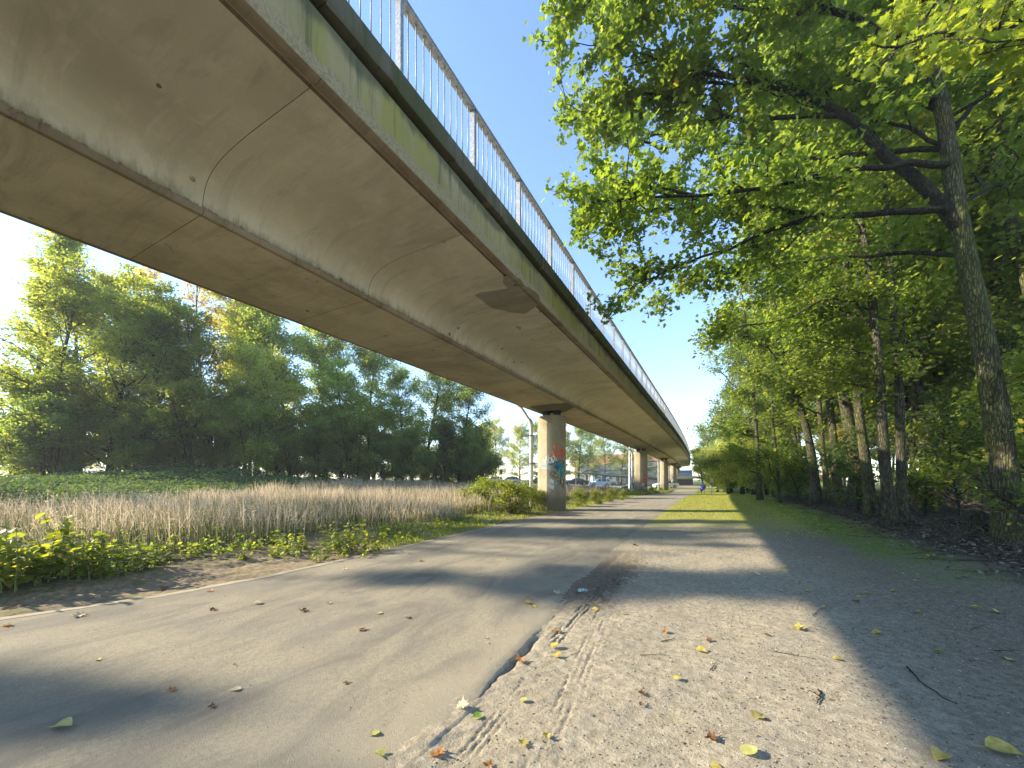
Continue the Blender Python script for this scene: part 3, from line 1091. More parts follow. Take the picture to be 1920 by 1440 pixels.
VT = {}
VT['forest'] = [build_tree(11 + i, 15, .22, 3.0, .17, 22, 23000, .18, 'maple', .012, lean=(-.08 + .05 * i, 0), sub=6, twigs=5, bark='bark', el=(10, 40)) for i in range(3)]
VT['broad'] = [build_tree(31 + i, 12, .07, 4.0, .17, 36, 21000, .16, 'belt', .012, sub=8, twigs=5, bark='barkdark', el=(5, 45)) for i in range(3)]
VT['shrub'] = [build_tree(51 + i, 4.2, .03, 1.9, .05, 20, 13000, .12, 'bush', .04, sub=5, twigs=4, el=(10, 60), stems=4, bark='barkdark', sigma=.16) for i in range(3)]
VT['willow'] = [build_tree(61, 13, .2, 3.6, .16, 22, 24000, .16, 'pale', .1, sub=6, twigs=6, bark='barkgrey', sigma=.25)]
VT['bare'] = [build_tree(71 + i, 15, .35, 3.6, .15, 16, 5200, .14, 'gold', .2, sub=6, twigs=5, bark='barkgrey', sigma=.12, el=(30, 60)) for i in range(2)]
VT['poplar'] = [build_tree(81, 20, .15, 2.4, .22, 30, 16000, .19, 'belt', .05, sub=5, twigs=5, bark='barkgrey', el=(35, 65))]

VT['topper'] = [build_tree(92, 19, .80, 1.35, .14, 18, 7000, .19, 'belt', .02, sub=4, twigs=4, bark='barkgrey', el=(20, 60), sigma=.2)]
VT['slim'] = [build_tree(91, 19, .12, 1.15, .14, 34, 13000, .19, 'belt', .02, sub=4, twigs=4, bark='barkgrey', el=(45, 70), sigma=.15)]
# --- the belt of trees beyond the meadow
tags = [
    # u, w, top v, kind, crown material, label
    (25, 31, 395, 'poplar', 'belt', 'tall thin poplar at the left border rising above the tree belt'),
    (75, 27, 520, 'broad', 'belt', 'leafy tree nearest the left border behind the meadow'),
    (150, 33, 490, 'bare', 'belt', 'half-bare tree with crooked grey boughs above the dark tree on the left'),
    (205, 29, 560, 'broad', 'belt', 'broad green tree behind the creeper mound on the left'),
    (240, 36, 560, 'willow', 'pale', 'feathery pale tree behind the broad green tree on the left'),
    (440, 40, 590, 'willow', 'belt', 'feathery green tree just left of the light yellow-green one'),
    (285, 38, 545, 'bare', 'gold', 'thin tree with bare branches between the two broad trees on the left'),
    (300, 31, 640, 'broad', 'dark', 'round dark tree over the pale gap in the belt'),
    (375, 39, 530, 'bare', 'gold', 'tree with sparse orange leaves against the sky'),
    (395, 33, 640, 'broad', 'belt', 'yellow-green bushy tree right of the pale gap'),
    (480, 43, 560, 'willow', 'pale', 'light yellow-green feathery tree rising behind the belt'),
    (520, 36, 690, 'broad', 'pale', 'low bright yellow tree in the middle of the belt'),
    (545, 41, 605, 'broad', 'belt', 'bushy tree filling the belt top between two airy trees'),
    (585, 45, 600, 'willow', 'bush', 'tall airy tree just left of the belt middle under the bridge'),
    (335, 35, 590, 'broad', 'bush', 'broad tree right of the thin bare-branched tree'),
    (640, 38, 690, 'broad', 'belt', 'wide green tree in the belt under the near bridge span'),
    (690, 46, 640, 'broad', 'belt', 'tall tree whose top meets the bridge soffit'),
    (755, 41, 700, 'broad', 'belt', 'dense green tree right of the middle of the belt'),
    (800, 48, 680, 'broad', 'belt', 'rounded tree behind the right part of the belt'),
    (860, 45, 715, 'broad', 'dark', 'last big dark tree at the right end of the belt left of the first pier'),
]
hh = {'poplar': 20, 'broad': 12.2, 'willow': 13.3, 'bare': 15, 'forest': 15, 'shrub': 4.2}
for i, (u, w, tv, kind, cm, lab) in enumerate(tags):
    p = at_w(u, VH, w)
    H = (VH - tv) / FPX * w + CAMH
    v = VT[kind][i % len(VT[kind])]
    plant_tree(v, p, lab, 'trees of the belt beyond the meadow', rz=i * 1.7, sc=H / hh[kind] * 1.0, name='belt_tree', crown_mat=cm)
# lower shrubs at the belt's foot
sh = [(40, 25, 'dark'), (110, 26, 'dark'), (240, 27, 'belt'), (285, 30, 'belt'), (360, 29, 'bush'), (430, 31, 'pale'), (470, 30, 'bush'), (545, 33, 'bush'), (600, 33, 'dark'), (660, 35, 'bush'), (720, 37, 'dark'), (775, 38, 'dark'), (820, 41, 'dark'), (880, 43, 'dark'), (905, 47, 'dark')]
tone = {'dark': 'dark green', 'belt': 'mid-green', 'bush': 'fresh green', 'pale': 'pale yellow-green'}
spots = ['below the left border poplar', 'just right of the dark left tree', 'left of the pale gap', 'overhanging the pale gap', 'right of the pale gap', 'below the low yellow tree', 'between mound and tall grass', 'behind the middle of the dry grass', 'right of the belt middle', 'under the wide green tree', 'left of the dense green tree', 'right of the densest tree', 'shortly before the belt end', 'near the belt end', 'at the very end of the belt']
for i, (u, w, cm) in enumerate(sh):
    p = at_w(u, VH, w)
    plant_tree(VT['shrub'][i % 3], p, '%s shrub at the foot of the belt %s' % (tone[cm], spots[i]), 'shrubs at the foot of the belt', rz=i * 2.1, sc=[1.0, 1.35, .9, 1.2, 1.5][i % 5], name='shrub', cat='shrub', crown_mat=cm)
# higher bushes that close the belt, and trees seen only through its gaps
cms = ['belt', 'dark', 'bush', 'belt', 'pale', 'belt', 'pale', 'bush', 'belt', 'dark']
tbl = ['tall bush just outside the left border', 'tall bush at the foot of the left border poplar', 'tall dark bush right of the left border poplar', 'tall green bush over the left part of the creepers', 'tall bush just right of the pale wall gap', 'tall pale bush above the top of the mound', 'tall bush below the thin orange-leaved tree', 'tall pale bush right of the mound', 'tall bush below the feathery green tree', 'tall bush between the two feathery trees', 'tall dark-footed bush under the light yellow-green tree', 'tall bush beside the low bright yellow tree', 'tall bush left of the wide green tree', 'tall pale bush in front of the wide green tree', 'tall bush right of the wide green tree', 'tall bush under the dense green tree', 'tall pale bush right of the dense green tree', 'tall bush behind the tall grass near the belt end', 'tall bush second from the right end of the belt', 'rightmost tall bush of the belt']
us = [-60, 20, 95, 140, 215, 262, 330, 378, 420, 455, 505, 560, 610, 650, 700, 745, 790, 835, 872, 897]
for i, u in enumerate(us):
    w = np.interp(u, [-60, 200, 500, 900], [27, 30, 35, 48]) + [0, 2.5, -1][i % 3]
    H = [6.0, 4.5, 7.5, 5.2, 8.0][i % 5]
    plant_tree(VT['shrub'][(i + 1) % 3], at_w(u, VH, w), tbl[i], 'tall bushes inside the belt', rz=i * 1.23, sc=H / 4.2, name='tall_bush', cat='bush', crown_mat=cms[i % 10])
for i, u in enumerate([-150, -40, 50, 120, 240, 330, 440, 530, 600, 680, 740, 800, 850, 890]):
    plant_tree(VT['shrub'][i % 3], at_w(u, VH, [52, 58, 48][i % 3] + (8 if u > 500 else 0)), 'bush seen only through the gaps of the belt', 'bushes behind the belt', rz=i * 1.63, sc=[1.5, 1.8, 1.3][i % 3], name='back_bush', cat='bush', crown_mat=['belt', 'pale', 'dark'][i % 3])
for i, u in enumerate(range(-260, 930, 85)):
    plant_tree(VT['broad'][i % 3], at_w(u, VH, 78 + 9 * (i % 3)), 'distant tree closing the view under the crowns of the belt', 'distant trees far behind the belt', rz=i * .9, sc=.62 + .08 * (i % 3), name='distant_tree', crown_mat=['belt', 'pale', 'bush'][i % 3])
# trees beyond the left border of the frame, whose shade stripes the path
for i, (x_, y_, k_, sc_) in enumerate([(-36, -15.4, 'slim', .90), (-36, -14.0, 'topper', .93), (-37.5, -12.6, 'topper', .96), (-36.5, -10.5, 'topper', 1.0), (-37, -8.3, 'topper', 1.0), (-36, -6.0, 'bare', 1.42), (-38, -4.3, 'slim', 1.12), (-36.5, -1.9, 'slim', 1.02), (-41, -24, 'broad', 1.5)]):
    plant_tree(VT[k_][i % len(VT[k_])], (x_, y_), 'tree of the belt standing beyond the left border', 'trees of the belt beyond the meadow', rz=i * 1.1, sc=sc_, name='belt_tree', crown_mat='belt')

# --- far trees behind the parked cars
ft = [(930, 96, 790, 'pale'), (975, 88, 800, 'pale'), (1015, 92, 795, 'bush'), (1050, 84, 800, 'belt'), (1085, 90, 790, 'bush'), (1135, 98, 805, 'belt'), (1165, 104, 820, 'bush'), (1100, 120, 800, 'dark'), (1205, 122, 825, 'bush'), (1240, 128, 840, 'belt'), (900, 104, 800, 'pale')]
fl = ['pale tree filling the gap right of the belt', 'soft pale tree left of the drain pipe', 'light tree hidden partly by the first pier', 'green tree just right of the first pier', 'tree above the black parked car', 'spreading tree with open boughs above the ramp', 'small tree left of the white lamp post', 'dark tree behind the ramp end', 'tree behind the second pier', 'tree seen between the second and third piers', 'far pale tree right behind the end of the belt']
for i, (u, w, tv, cm) in enumerate(ft):
    p = at_w(u, VH, w)
    H = (VH - tv) / FPX * w + CAMH
    plant_tree(VT['broad'][i % 3], p, fl[i], 'far trees beyond the road', rz=i * 1.9, sc=H / 12.2, name='far_tree', crown_mat=cm)


# --- trunks drawn along the photograph's trunks: polyline in (u, v) at depth w
def img_poly(pts, w, dw=0.0):
    P = np.array(pts, float)
    n = len(P)
    return np.array([at_w(P[i, 0], P[i, 1], w + dw * i / max(1, n - 1)) for i in range(n)])


def resample(P, n):
    L = np.concatenate([[0], np.cumsum(np.linalg.norm(np.diff(P, axis=0), axis=1))])
    t = np.linspace(0, L[-1], n)
    return np.stack([np.interp(t, L, P[:, i]) for i in range(3)], -1)


def smooth(P, it=2):
    for _ in range(it):
        Q = P.copy()
        Q[1:-1] = (P[:-2] + 2 * P[1:-1] + P[2:]) / 4
        P = Q
    return P


def guided_tree(seed, trunks, limbs, leaves, size, mat, shape, gold=.02, sub_step=.5, sub_len=1.1, twigs=4, sigma=.12, bark='bark', auto=0, auto_range=(.4, .95), auto_len=2.5, autodir=None, flare=1.0):
    """trunks: (P, r0, r1), limbs: (P, r0, r1, leaf from t)"""
    r = np.random.default_rng(seed)
    mt, mbr = MB(), MB()
    tw = []
    L_ = list(limbs)
    for P, r0, r1 in trunks:
        Q = smooth(resample(P, 30))
        rr = np.linspace(r0, r1, 30)
        rr[:4] *= np.array([1 + .75 * flare, 1 + .38 * flare, 1 + .14 * flare, 1 + .04 * flare])
        rr *= 1 + r.normal(0, .025, 30)
        mt.tube(Q, rr, 16 if r0 > .1 else 8)
        for i in range(auto):
            t = auto_range[0] + (auto_range[1] - auto_range[0]) * (i + r.random()) / auto
            p, d = pip(Q, t)
            az = r.uniform(0, 2 * math.pi)
            e = math.radians(r.uniform(5, 45))
            dd = np.array((math.cos(az) * math.cos(e), math.sin(az) * math.cos(e), math.sin(e)))
            if autodir is not None:
                dd = norm(dd + np.array(autodir) * r.uniform(.2, 1.2))
            lp = wander(p, dd, auto_len * r.uniform(.6, 1.2) * (1.1 - .5 * t), 7, r, .03, .13, .08)
            L_.append((lp, r0 * .3 * (1.1 - t) + .01, .01, .15))
    for lp, r0, r1, t0 in L_:
        Q = smooth(resample(np.asarray(lp), 16), 1)
        Q[1:-1] += r.normal(0, .02, (14, 3))
        mbr.tube(Q, np.linspace(r0, r1, 16), 8 if r0 > .05 else 6, cap=False)
        LL = np.linalg.norm(np.diff(Q, axis=0), axis=1).sum()
        ns = max(3, int(LL * (1 - t0) / sub_step))
        for j in range(ns):
            a = t0 + (1 - t0) * (j + r.random()) / ns
            q, qd = pip(Q, min(a, .995))
            for side in (1,) if r.random() < .4 else (1, 1):
                sd_ = norm(qd * .75 + r.normal(0, .75, 3) * np.array([1, 1, .7]))
                sl = sub_len * r.uniform(.5, 1.35) * (1.15 - .5 * a)
                sp = wander(q, sd_, sl, 5, r, .02, .2, .06)
                mbr.tube(sp, np.linspace(min(r0 * .3, .022), .006, 6), 5, cap=False)
                for k in range(twigs):
                    b = .15 + .85 * (k + r.random()) / twigs
                    s_, sdd = pip(sp, min(b, .99))
                    td = norm(sdd + r.normal(0, .8, 3))
                    tp = wander(s_, td, r.uniform(.2, .55) * sub_len, 2, r, 0, .2, .1)
                    mbr.tube(tp, np.linspace(.006, .0025, 3), 3, cap=False)
                    tw.append((s_, tp[1], tp[2]))
    tw = np.array(tw)
    wts = r.gamma(1.8, 1, len(tw))
    idx = r.choice(len(tw), leaves, p=wts / wts.sum())
    a = r.random(leaves)[:, None] ** .7
    C = np.where(a < .5, tw[idx, 0] * (1 - 2 * a) + tw[idx, 1] * 2 * a, tw[idx, 1] * (2 - 2 * a) + tw[idx, 2] * (2 * a - 1)) + r.normal(0, sigma, (leaves, 3)) * np.array([1, 1, .8])
    return (mt.mesh('trunk', [M[bark]], True) if mt.n else None), mbr.mesh('branches', [M['barkdark'] if bark != 'barkgrey' else M[bark]], True), crown_mesh('crown', C, size, M[mat], r, shape, gold)


def put_guided(g, base, label, name='tree', cat='tree', group=None):
    t = thing(name, label, cat, base, 0, group)
    for nm, me in zip(('trunk', 'branches', 'crown'), g):
        if me is None:
            continue
        o = link(nm, me, t, -np.array(base))
        if nm == 'crown':
            o['kind'] = 'stuff'
    return t


# the great leaning oak at the right
W1 = 8.5
tr1 = img_poly([(1898, 1040), (1893, 960), (1880, 860), (1866, 760), (1842, 630), (1815, 500), (1795, 400), (1782, 300), (1768, 200), (1745, 110), (1715, 20), (1690, -90), (1670, -200)], W1)
limbs = [
    (img_poly([(1800, 430), (1785, 400), (1740, 360), (1692, 320), (1655, 285), (1625, 250), (1590, 215), (1545, 190), (1480, 165), (1400, 150), (1320, 140), (1200, 100)], W1, .6), .135, .02, .45),
    (img_poly([(1770, 392), (1700, 398), (1600, 405), (1520, 404), (1470, 395), (1430, 385), (1360, 385), (1280, 388), (1180, 400), (1110, 420)], W1, .9), .075, .012, .25),
    (img_poly([(1520, 404), (1450, 430), (1400, 455), (1320, 480), (1260, 505), (1200, 530), (1160, 545)], W1, .9), .05, .01, .15),
    (img_poly([(1790, 310), (1700, 305), (1640, 312), (1560, 322), (1480, 340), (1400, 360), (1300, 365), (1200, 370), (1100, 380)], W1, -1.2), .07, .012, .3),
    (img_poly([(1590, 215), (1520, 212), (1440, 225), (1395, 228), (1330, 205), (1280, 190), (1220, 178), (1130, 170)], W1 + .3, .9), .06, .01, .15),
    (img_poly([(1770, 210), (1700, 170), (1640, 165), (1560, 165), (1480, 150), (1380, 160), (1280, 155), (1180, 200), (1080, 210)], W1, 1.8), .07, .01, .25),
    (img_poly([(1745, 110), (1690, 70), (1640, 50), (1580, 20), (1520, 15), (1440, 30), (1370, 10), (1250, 20), (1140, 40)], W1, .5), .085, .01, .2),
    (img_poly([(1715, 20), (1640, -30), (1540, -60), (1420, -60), (1300, -40), (1180, -30), (1090, 0)], W1, -1.0), .08, .01, .2),
    (img_poly([(1700, 0), (1640, -80), (1560, -150), (1450, -170), (1320, -140), (1200, -100), (1100, -60)], W1, 1.2), .07, .01, .2),
    (img_poly([(1780, 280), (1700, 280), (1600, 290), (1500, 300), (1400, 270), (1300, 260), (1200, 250), (1120, 250)], W1, 2.6), .06, .01, .3),
    (img_poly([(1810, 480), (1720, 470), (1620, 480), (1500, 490), (1380, 510), (1260, 540)], W1, 2.8), .05, .01, .35),
    (img_poly([(1780, 260), (1820, 200), (1880, 150), (1940, 90)], W1, .8), .06, .01, .3),
    (img_poly([(1800, 380), (1860, 350), (1920, 340), (1990, 310)], W1, 1.5), .05, .01, .3),
    (img_poly([(1400, 150), (1300, 110), (1200, 90), (1120, 80), (1060, 85)], W1 + .4, .5), .03, .008, .1),
    (img_poly([(1300, 365), (1220, 350), (1150, 360), (1090, 372)], W1 - .6, .5), .03, .008, .1),
    (img_poly([(1250, 280), (1180, 260), (1110, 215), (1060, 195)], W1 + .4, .5), .03, .008, .1),
]
g1_ = guided_tree(101, [(tr1, .23, .085)], limbs, 44000, .14, 'oak', OAK, .008, sub_step=.42, sub_len=1.25, twigs=5, sigma=.12, bark='bark', auto=12, auto_range=(.6, .99), auto_len=4.4)
put_guided(g1_, (*tr1[0][:2], 0), 'big leaning oak with a long arching bough over the sand at the right border', 'oak_tree')

# maple branch hanging in from above at the right, on a tree standing outside the frame
mtr = np.array([(8.1, 5.1, -.1), (8.0, 5.2, 3), (7.9, 5.3, 6), (7.9, 5.5, 9), (7.8, 5.8, 12)])
ml = [(np.vstack([mtr[2:3], img_poly([(2150, 120), (1980, 60), (1850, 50), (1740, 70), (1680, 90)], 4.6)]), .05, .008, .45),
      (np.vstack([mtr[2:3], img_poly([(2150, 0), (2000, -80), (1900, -60), (1800, -30), (1700, 20)], 5.0)]), .05, .008, .45),
      (np.vstack([mtr[1:2] + [0, 0, 1.5], img_poly([(2150, 200), (2000, 90), (1930, 70), (1850, 80)], 4.2)]), .03, .008, .6)]
g2_ = guided_tree(102, [(mtr, .16, .06)], ml, 1900, .125, 'weed', MAPLE, .01, sub_step=.25, sub_len=.62, twigs=4, sigma=.09, bark='barkgrey')
put_guided(g2_, (*mtr[0][:2], 0), 'maple with large bright leaves hanging in at the top right corner', 'maple_tree')


def simple_guided(seed, poly, w, r0, r1, leaves, label, mat='maple', bark='bark', auto=14, alen=3.0, size=.12, rng_=(.3, .98), extra=(), gold=.012, shape=DIA, autodir=(-.3, .1, 0), group='tall trees along the wood edge'):
    P = img_poly(poly, w)
    ex = [(img_poly(e, w, dw), a, .01, .2) for e, dw, a in extra]
    g = guided_tree(seed, [(P, r0, r1)], ex, int(leaves * 1.35), size * 1.22, mat, shape, gold, sub_step=.5, sub_len=.95, twigs=4, sigma=.18, bark=bark, auto=auto, auto_range=rng_, auto_len=alen, autodir=autodir)
    return put_guided(g, (*P[0][:2], 0), label, group=group)


simple_guided(111, [(1672, 995), (1668, 950), (1658, 870), (1650, 720), (1640, 600), (1625, 470), (1598, 330), (1570, 200)], 11.5, .15, .05, 9000, 'left grey stem of the twin trunk in front of the brushwood', bark='barkgrey', extra=[([(1640, 620), (1600, 560), (1540, 560), (1480, 600), (1400, 610), (1330, 625)], .5, .05), ([(1630, 480), (1560, 480), (1470, 490), (1380, 500)], 1.5, .04)], size=.11)
simple_guided(112, [(1692, 993), (1690, 950), (1690, 880), (1686, 720), (1675, 600), (1668, 440), (1650, 250)], 11.7, .13, .05, 7000, 'right grey stem of the twin trunk fused at its foot', bark='barkgrey', size=.11)
simple_guided(113, [(1790, 962), (1783, 900), (1770, 800), (1757, 680), (1745, 590), (1740, 480), (1730, 350)], 16.5, .24, .12, 8000, 'straight almost black trunk left of the big leaning oak', mat='ivygreen', bark='barkdark', size=.14)
simple_guided(114, [(1635, 975), (1628, 900), (1612, 790), (1600, 640), (1585, 480), (1560, 330)], 14.0, .17, .07, 9000, 'mossy trunk just left of the twin trunk', size=.12)
simple_guided(115, [(1575, 952), (1567, 880), (1560, 790), (1545, 690), (1520, 560), (1500, 420)], 19.5, .19, .08, 8000, 'slim trunk with a dark foot behind the brushwood', size=.14)
simple_guided(116, [(1531, 950), (1527, 880), (1512, 800), (1488, 725), (1468, 680), (1452, 590), (1435, 470), (1410, 380)], 20.0, .20, .09, 9000, 'pale leaning trunk catching sunlight at the wood edge', bark='barkgrey', size=.14, extra=[([(1470, 690), (1430, 640), (1370, 620), (1310, 640)], 0, .05)])
simple_guided(117, [(1553, 948), (1548, 890), (1540, 820), (1535, 740), (1528, 600), (1515, 470)], 21.5, .15, .06, 7000, 'short thick mossy trunk between two slimmer ones', size=.14)
simple_guided(118, [(1463, 945), (1458, 880), (1450, 800), (1445, 720), (1440, 640)], 23.5, .09, .03, 6000, 'thin sapling with leaning twigs where the wood edge thins out', size=.13, rng_=(.1, .98))
simple_guided(119, [(1822, 960), (1822, 850), (1820, 700), (1818, 560), (1815, 400)], 19.0, .12, .06, 5000, 'slender sunlit yellow-green trunk left of the leaning oak', bark='bark', size=.14)
simple_guided(120, [(1752, 948), (1750, 850), (1745, 700), (1735, 560), (1725, 400)], 23.0, .22, .1, 6000, 'yellow mossy trunk glowing behind the black trunk', bark='bark', size=.15)
simple_guided(121, [(1425, 937), (1422, 880), (1418, 800), (1410, 700), (1398, 600), (1390, 540)], 26.0, .14, .04, 12000, 'young tree at the bright left end of the wood edge', size=.14, rng_=(.08, .98))
simple_guided(122, [(1612, 945), (1608, 850), (1600, 700), (1588, 560), (1575, 430)], 24.0, .13, .06, 7000, 'thin straight trunk behind the mossy trunk', size=.15)
simple_guided(123, [(1712, 945), (1712, 850), (1706, 700), (1700, 540), (1690, 380)], 21.0, .11, .06, 6000, 'thin trunk between the twin trunk and the black trunk', mat='ivygreen', bark='barkdark', size=.14)
simple_guided(124, [(1500, 940), (1495, 850), (1480, 760), (1470, 640), (1450, 520)], 27.0, .14, .06, 8000, 'slim tree left of the pale leaning trunk', size=.15)

# low leafy sprays around the great oak and the near maple trees on the right border
r_ = np.random.default_rng(5)
sp_l = ['low dark maple sapling behind the foot of the leaning oak', 'leafy maple sapling left of the leaning oak', 'dark sapling between the black trunk and the oak', 'low sapling with green leaves right of the twin trunk', 'leafy sapling beside the mossy trunk', 'sapling in front of the bright clearing', 'shaded sapling at the right border above the oak foot', 'sapling at the thin end of the wood edge', 'undergrowth sapling behind the oak at shoulder height']
for i, (u, v, w, n_) in enumerate([(1960, 960, 8.9, 2600), (1840, 958, 14.2, 3000), (1800, 950, 12.6, 2600), (1735, 955, 13.2, 2400), (1610, 950, 16.0, 2600), (1700, 945, 18.0, 3000), (1950, 1000, 7.6, 2200), (1500, 940, 24.0, 3500), (1890, 950, 12.0, 3400)]):
    b = at_w(u, VH, w)
    b[2] = float(ground_z(b[0], b[1]))
    P = wander(b, (0, 0, 1), [4.2, 4.6, 3.8, 3.2, 3.5, 4, 4.2, 3.5, 6][i], 8, r_, .25, .12)
    g = guided_tree(140 + i, [(P, .035, .012)], [], n_, .12, 'ivygreen' if i % 3 else 'maple', MAPLE if w < 10 else DIA, .04, sub_step=.35, sub_len=.7, twigs=4, sigma=.12, bark='barkdark', auto=14, auto_range=(.12, .98), auto_len=1.7)
    put_guided(g, tuple(b), sp_l[i], 'sapling', 'sapling', 'saplings of the wood edge')

# the wood behind
wood = []
r_ = np.random.default_rng(9)
tries = 0
while len(wood) < 46 and tries < 5000:
    tries += 1
    x_, y_ = r_.uniform(7, 40), r_.uniform(8, 95)
    w = -x_ * SIN + y_ * COS
    u = UC + FPX * (x_ * COS + y_ * SIN) / max(w, .1)
    if w < 11 or u < 1415 or u > 2150:
        continue
    if any((x_ - a) ** 2 + (y_ - b) ** 2 < 9.5 for a, b in wood):
        continue
    wood.append((x_, y_))
for i, (x_, y_) in enumerate(wood):
    plant_tree(VT['forest'][i % 3], (x_, y_), 'slender leafy tree standing deep inside the wood', 'trees deep inside the wood', rz=i * 2.3, sc=r_.uniform(1.0, 1.5), name='wood_tree', crown_mat=['maple', 'pale', 'bush', 'pale', 'gold'][i % 5])  # pale and gold leaf colours stand in for sunlit glow
for i, (u, w, sc_, lab) in enumerate([(1755, 15, 1.55, 'tall tree closing the gap behind the leaning oak boughs'), (1905, 13.5, 1.45, 'tall tree right behind the leaning oak trunk'), (1630, 17, 1.5, 'tall tree behind the mossy and the twin trunks'), (2010, 10.5, 1.3, 'tree whose crown fills the right border above the oak foot')]):
    plant_tree(VT['forest'][i % 3], at_w(u, VH, w), lab, 'tall trees along the wood edge', rz=i * 2.0, sc=sc_, name='wood_tree', crown_mat='maple')
# undergrowth shrubs inside the wood
k = 0
for i in range(300):
    x_, y_ = r_.uniform(6.5, 30), r_.uniform(12, 70)
    w = -x_ * SIN + y_ * COS
    u = UC + FPX * (x_ * COS + y_ * SIN) / max(w, .1)
    if w < 17 or u < 1440 or u > 2000:
        continue
    k += 1
    if k > 13:
        break
    plant_tree(VT['shrub'][i % 3], (x_, y_), 'leafy undergrowth shrub between the trunks of the wood', 'undergrowth shrubs inside the wood', rz=i * 2.3, sc=r_.uniform(.6, 1.0), name='shrub', cat='shrub', crown_mat=['bush', 'maple', 'pale', 'gold'][k % 4] if k % 2 else 'bush')

# big bushes on the right verge, half in the bridge's shade
bs = [(1318, 84, 842, 'bush'), (1338, 74, 838, 'pale'), (1345, 62, 842, 'pale'), (1372, 60, 805, 'pale'), (1366, 50, 848, 'bush'), (1392, 46, 828, 'pale'), (1400, 54, 790, 'pale'), (1418, 40, 835, 'pale'), (1440, 37, 820, 'bush'), (1452, 32, 855, 'bush'), (1425, 46, 790, 'pale'), (1478, 30, 850, 'bush'), (1500, 27, 872, 'dark')]
bl = ['farthest roadside bush beside the bridge end', 'pale bush behind the white sign', 'rounded bush just right of the white sign', 'tall sunlit pale bush above the shade line', 'dark bush above the tip of the sunlit grass', 'bush with a sunlit top and shaded foot on the verge', 'highest pale bush on the verge', 'dark bush where the grass verge meets the wood', 'green bush under the long oak boughs', 'low dark bush at the corner of the mossy verge', 'tall light bush behind the corner bush', 'bush in front of the thin sapling', 'small dark bush left of the slim trunks']
for i, (u, w, tv, cm) in enumerate(bs):
    p = at_w(u, VH, w)
    H = (VH - tv) / FPX * w + CAMH + .3
    plant_tree(VT['shrub'][i % 3], p, bl[i], 'bushes on the right verge', rz=i * 1.3, sc=H / 4.3, name='verge_bush', cat='bush', crown_mat=cm)
for i, (u, w, tv) in enumerate([(1335, 118, 806), (1362, 96, 790), (1372, 72, 740), (1392, 54, 665), (1415, 42, 590)]):
    p = at_w(u, VH, w)
    H = (VH - tv) / FPX * w + CAMH
    plant_tree(VT['broad'][i % 3], p, ['farthest grey-green tree beside the bridge end', 'tree rising over the pale bushes', 'light tree over the tall sunlit bush', 'tree stepping up towards the oak', 'tall tree at the left end of the wood'][i], 'trees behind the verge bushes', rz=i, sc=H / 12.2, name='verge_tree', crown_mat=['dark', 'bush', 'belt', 'maple', 'maple'][i])


# ------------------------------------------------------------------ weeds and shrubs beside the path: every leaf of the near ones is a part
def leaf_mesh(name, shape, mat, rows=None, tint=.5, curl=.2, fold=.18, seed=0, stalk=0.0):
    """one leaf with midrib, lying along +Y from its base"""
    r = np.random.default_rng(seed)
    # shape: list of (t along, half width)
    V, F = [], []
    n = len(shape)
    for i, (t, hw) in enumerate(shape):
        zc = -curl * t * t + r.normal(0, .012)
        V += [(-hw, t, zc + fold * hw + r.normal(0, .02)), (0, t, zc), (hw, t, zc + fold * hw + r.normal(0, .02))]
    for i in range(n - 1):
        a = i * 3
        F += [(a, a + 1, a + 4, a + 3), (a + 1, a + 2, a + 5, a + 4)]
    if stalk:
        b = len(V)
        V += [(-.012, .02, 0), (.012, .02, 0), (.012 + .04, -stalk, .05), (-.012 + .04, -stalk, .05)]
        F += [(b, b + 1, b + 2, b + 3)]
    return mk_mesh(name, V, [np.array(F)], [mat], True, tint=np.full(len(F), tint))


NETTLE = [(0, .03), (.08, .22), (.25, .34), (.45, .30), (.7, .17), (.9, .06), (1, .005)]
LEAFV = [leaf_mesh('leaf', NETTLE, M['weed'], tint=t, curl=c, seed=i) for i, (t, c) in enumerate([(.1, .25), (.4, .4), (.7, .15), (.9, .3), (.3, .1), (.6, .5)])]


def weed_plant(base, H, nst, spread, lsize, label, r, group=None, parts=True, name='weed', cat='weed', mat='weed', maxleaf=300, lean=.25, loose=None):
    t = thing(name, label, cat, base, 0, group)
    mb = MB()
    put = []
    for s_ in range(nst):
        a = r.uniform(0, 2 * math.pi)
        rr = spread * math.sqrt(r.random())
        b0 = np.array([rr * math.cos(a), rr * math.sin(a), -.03])
        h = H * r.uniform(.5, 1.05)
        P = wander(b0, (math.cos(a) * lean, math.sin(a) * lean, 1), h, 6, r, .02, .08)
        mb.tube(P, np.linspace(.006 + .004 * H, .002, 7), 5, cap=False)
        nn = max(5, int(h / (lsize * .55)))
        for k in range(nn):
            f = .18 + .82 * (k + .5) / nn
            p, d = pip(P, min(f, .999))
            sz = lsize * (1.15 - .55 * f) * r.uniform(.75, 1.2)
            az = k * math.pi / 2 + r.normal(0, .3)
            for q in (0, math.pi):
                put.append((p, az + q, math.radians(r.uniform(-25, 30) + 30 * (f > .9)), sz))
    link('stem', mb.mesh('stem', [M['stem']], True), t, kind='stuff')
    r.shuffle(put)
    if parts:
        for p, az, e, sz in put[:maxleaf]:
            link('leaf', LEAFV[r.integers(0, 6)], t, p, (e, r.normal(0, .25), az), float(sz))
        rest = put[maxleaf:]
    else:
        rest = put
    if rest:
        C = np.array([p + np.array([math.sin(-az), math.cos(az), 0]) * sz * .5 for p, az, e, sz in rest])
        link('foliage', crown_mesh('foliage', C, lsize * .95, M[mat], r, OVAL, .05, upb=.9, droop=.25), t, kind='stuff')
    return t


m = NT('green_stem', .6)
m.color(m.mix(m.step(m.noise(9, 3), .3, .7), (.07, .12, .03), (.16, .17, .06)))
M['stem'] = m.m
r_ = np.random.default_rng(21)


